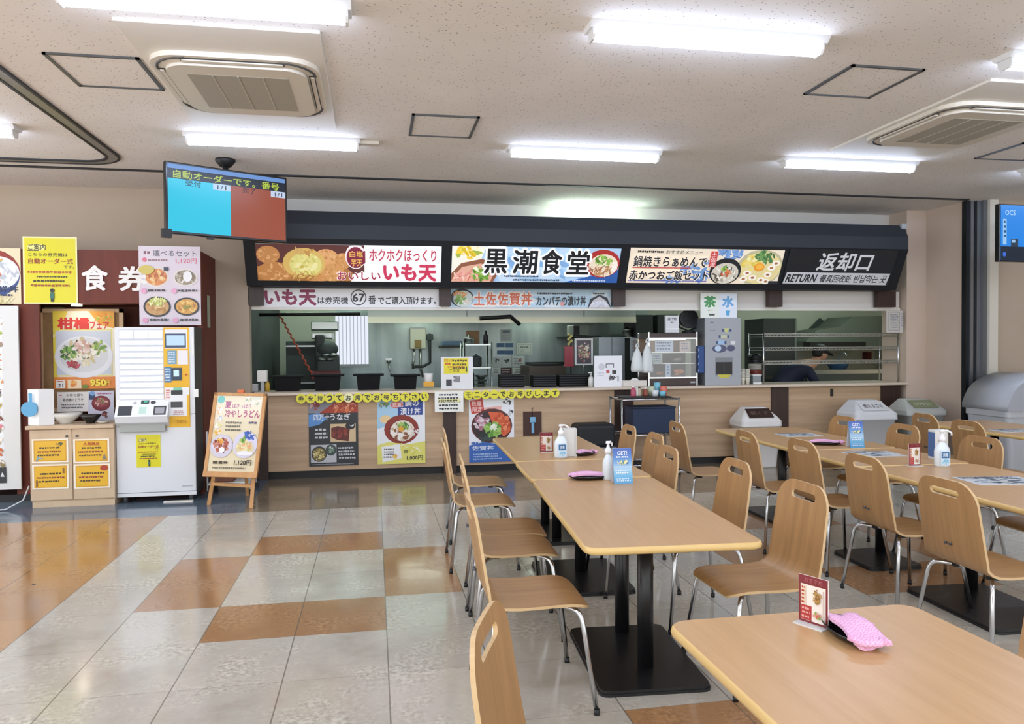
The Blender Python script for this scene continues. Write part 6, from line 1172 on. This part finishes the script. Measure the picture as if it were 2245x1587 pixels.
# ------------------------------------------------------------------ monitors
t_ = thing('order_monitor', 'hanging order monitor split into blue and orange halves', 'monitor', (-1.31, 7.42, 2.85), .51); tw, th = 1.12, .64
put('bezel', MB().box(-tw/2, 0, -th/2, tw/2, .06, th/2, .008), M_blackgloss, t_); E = 1.0
scr = lambda c: glow(c, 1.0)
a = Art((0, 0, 270, 154), tw-.04, th-.045, .002, scr('#39486a'), .25); a.emit = 'screen'
a.rect(0, 0, 270, 10, '#6a93d0'); a.rect(0, 10, 270, 33, '#141c2a'); a.rect(0, 33, 138, 154, '#22c4e4'); a.rect(138, 33, 270, 154, '#9a4a2c'); a.text('自動オーダーです。番号', 12, 13, 254, 31, '#b9cf3a', .015); a.text('受付', 38, 34, 72, 47, '#143a52', .02); a.text('完了', 166, 34, 196, 47, '#3a1410', .02); a.rect(98, 33, 138, 48, '#b9d4ec'); a.text('1/1', 108, 36, 128, 46, '#26344a', .01); a.rect(234, 33, 270, 48, '#c4d2ea'); a.text('1/1', 244, 36, 262, 46, '#26344a', .01)
a.done('screen', t_, loc=(-tw/2+.02, -.003, -th/2+.025)); b = MB(); b.tube([(0, .09, .1), (0, .09, .43)], .025, 12); b.box(-.14, .06, -.1, .14, .09, .12); put('mount_pole', b, M_black, t_); put('ceiling_plate', MB().lathe([(.05, .36), (.09, .41), (.09, .43)], (0, .09, 0), 20), M_black, t_); put('corner_bracket', MB().box(-tw/2-.03, -.005, -th/2-.035, -tw/2+.05, .05, -th/2+.04), M_black, t_); put('sensor_bump', MB().box(-.2, .0, -th/2-.02, -.14, .03, -th/2), M_black, t_)
Y2 = 7.1; xL = at(2191, 510, Y2).x; zT = at(2191, 446, Y2).z; zB = at(2191, 573, Y2).z; t_ = thing('wall_monitor', 'monitor with a blue screen cut by the right edge of the photo', 'monitor', (xL, Y2, zB), R(3)); w2, h2 = .98, zT-zB
put('bezel', MB().box(0, 0, 0, w2, .06, h2, .008), M_blackgloss, t_); a = Art((0, 0, 100, 56), w2-.03, h2-.03, .002, scr('#1f7fd8'), .25); a.emit = 'screen'
a.rect(0, 42, 100, 56, '#16222f'); a.rect(3, 14, 8, 40, '#9cc8ee'); a.lines(4, 15, 7.5, 34, 4, '#2a5a8a', 2, .9); a.text('OCS', 6, 5, 20, 10, '#a8d0f4', .02); a.ell(5, 50, 2.2, 2.5, '#3a6ad8'); a.rect(14, 34, 24, 42, '#2a3a4a'); a.rect(15, 35, 20, 38, '#9ac4e8'); a.done('screen', t_, loc=(.015, -.003, .015)); b = MB(); b.tube([(.5, .1, h2/2), (.5, .1, ZC-zB)], .025, 12); b.box(.38, .06, .1, .62, .12, .4); put('mount_pole', b, M_black, t_)
# ------------------------------------------------------------------ kitchen worker behind the wire rack, bending over the sink
base = at(1765, 800, 10.15); bx, by, bz = base.x, 10.15, base.z
def skin(name, verts, edges, radii, m, parent, root=0, sub=2):
    me = bpy.data.meshes.new(name); me.from_pydata([tuple(v) for v in verts], edges, []); o = bpy.data.objects.new(name, me); COL.objects.link(o); o.parent = parent; me.materials.append(m)
    md = o.modifiers.new('skin', 'SKIN'); md.use_smooth_shade = True
    for i, r in enumerate(radii): me.skin_vertices[0].data[i].radius = (r, r) if not isinstance(r, tuple) else r
    for i in range(len(verts)): me.skin_vertices[0].data[i].use_root = (i == root)
    sd = o.modifiers.new('smooth', 'SUBSURF'); sd.levels = sub; sd.render_levels = sub; return o
pw = thing('person', 'person in navy work shirt and black cap bending over the sink behind the wire rack', 'person', (bx-.15, by, 0))
M_skin = mat('#b98a6c', .5); M_navy = mat('#1a2038', .7); M_pants = mat('#15171c', .7)
hz = at(1805, 775, 10.15).z     # head centre height
hx = at(1798, 785, 10.15).x-(bx-.15)
# hips behind (left), trunk bent forward to the right
V = [(-.30, 0, .86), (-.2, 0, .98), (-.05, 0, 1.12), (.08, 0, hz-.22), (hx-.06, 0, hz-.11), (hx, 0, hz)]
V += [(-.32, .1, .80), (-.28, .11, .45), (-.33, .11, .06), (-.2, .11, .03), (-.32, -.1, .80), (-.24, -.11, .45), (-.29, -.11, .06), (-.16, -.11, .03)]
V += [(.10, .17, hz-.24), (.22, .19, hz-.45), (.42, .13, hz-.50), (.10, -.17, hz-.24), (.24, -.19, hz-.46), (.44, -.13, hz-.51)]
Ed = [(0, 1), (1, 2), (2, 3), (3, 4), (4, 5), (0, 6), (6, 7), (7, 8), (8, 9), (0, 10), (10, 11), (11, 12), (12, 13), (3, 14), (14, 15), (15, 16), (3, 17), (17, 18), (18, 19)]
Rr = [.14, .15, .16, .14, .06, .085, .09, .062, .045, .04, .09, .062, .045, .04, .06, .045, .032, .06, .045, .032]
body = skin('body', V, Ed, Rr, M_skin, pw)
# clothing grown a little wider over the same joints
sv = [0, 1, 2, 3, 14, 15, 17, 18]; mp = {v: i for i, v in enumerate(sv)}
skin('work_shirt', [V[i] for i in sv], [(mp[a], mp[c]) for a, c in Ed if a in mp and c in mp], [Rr[i]+.018 for i in sv], M_navy, pw)
tv = [0, 6, 7, 8, 10, 11, 12]; mp = {v: i for i, v in enumerate(tv)}
skin('trousers', [V[i] for i in tv], [(mp[a], mp[c]) for a, c in Ed if a in mp and c in mp], [Rr[i]+.02 for i in tv], M_pants, pw)
b = MB(); b.M = Matrix.Translation((hx, 0, hz)) @ Matrix.Rotation(.45, 4, 'Y'); b.ball((.01, 0, .0), .098, (1.08, .86, 1.2), 20); b.ball((.105, 0, -.01), .018, (1, .8, 1.2), 8); b.ball((.085, 0, -.07), .03, (.8, 1.1, .6), 10); b.ball((0, .085, -.01), .022, (.7, .4, 1.2), 8); b.ball((0, -.085, -.01), .022, (.7, .4, 1.2), 8); put('head', b, M_skin, body)
b = MB(); b.M = Matrix.Translation((hx, 0, hz)) @ Matrix.Rotation(.45, 4, 'Y'); b.ball((.085, .032, .015), .011, (.6, 1, .7), 8); b.ball((.085, -.032, .015), .011, (.6, 1, .7), 8); b.box(.088, -.022, -.062, .1, .022, -.056); put('eyes_and_mouth', b, mat('#2a1c18', .4), body)
b = MB(); b.M = Matrix.Translation((hx, 0, hz)) @ Matrix.Rotation(.45, 4, 'Y'); b.ball((-.025, 0, .02), .105, (.95, .9, 1.1), 18); put('hair', b, mat('#16130f', .7), pw)
b = MB(); b.M = Matrix.Translation((hx, 0, hz)) @ Matrix.Rotation(.45, 4, 'Y'); b.ball((-.005, 0, .06), .112, (1.05, .92, .72), 18); b.prism([(.06, -.08), (.13, -.075), (.19, -.04), (.2, 0), (.19, .04), (.13, .075), (.06, .08)], 'z', .055, .066); put('cap', b, mat('#131519', .6), pw)
for s, wp in ((1, V[16]), (-1, V[19])):
    w_ = Vector(wp); pv = [w_, w_+Vector((.06, 0, -.012)), w_+Vector((.10, 0, -.022))]; pr = [(.026, .03), (.022, .04), (.016, .036)]; ee = [(0, 1), (1, 2)]
    for k, ln in enumerate((.065, .075, .07, .055)):
        o_ = Vector((.0, (k-1.5)*.02, 0)); i0 = len(pv); pv += [pv[2]+o_*1.2+Vector((ln*.5, 0, -.012)), pv[2]+o_*1.25+Vector((ln*.85, 0, -.035))]; pr += [.009, .008]; ee += [(2, i0), (i0, i0+1)]
    i0 = len(pv); pv += [w_+Vector((.045, -s*.045, -.02)), w_+Vector((.085, -s*.055, -.04))]; pr += [.011, .009]; ee += [(0, i0), (i0, i0+1)]
    skin('hand', pv, ee, pr, M_skin, body, 0, 1)
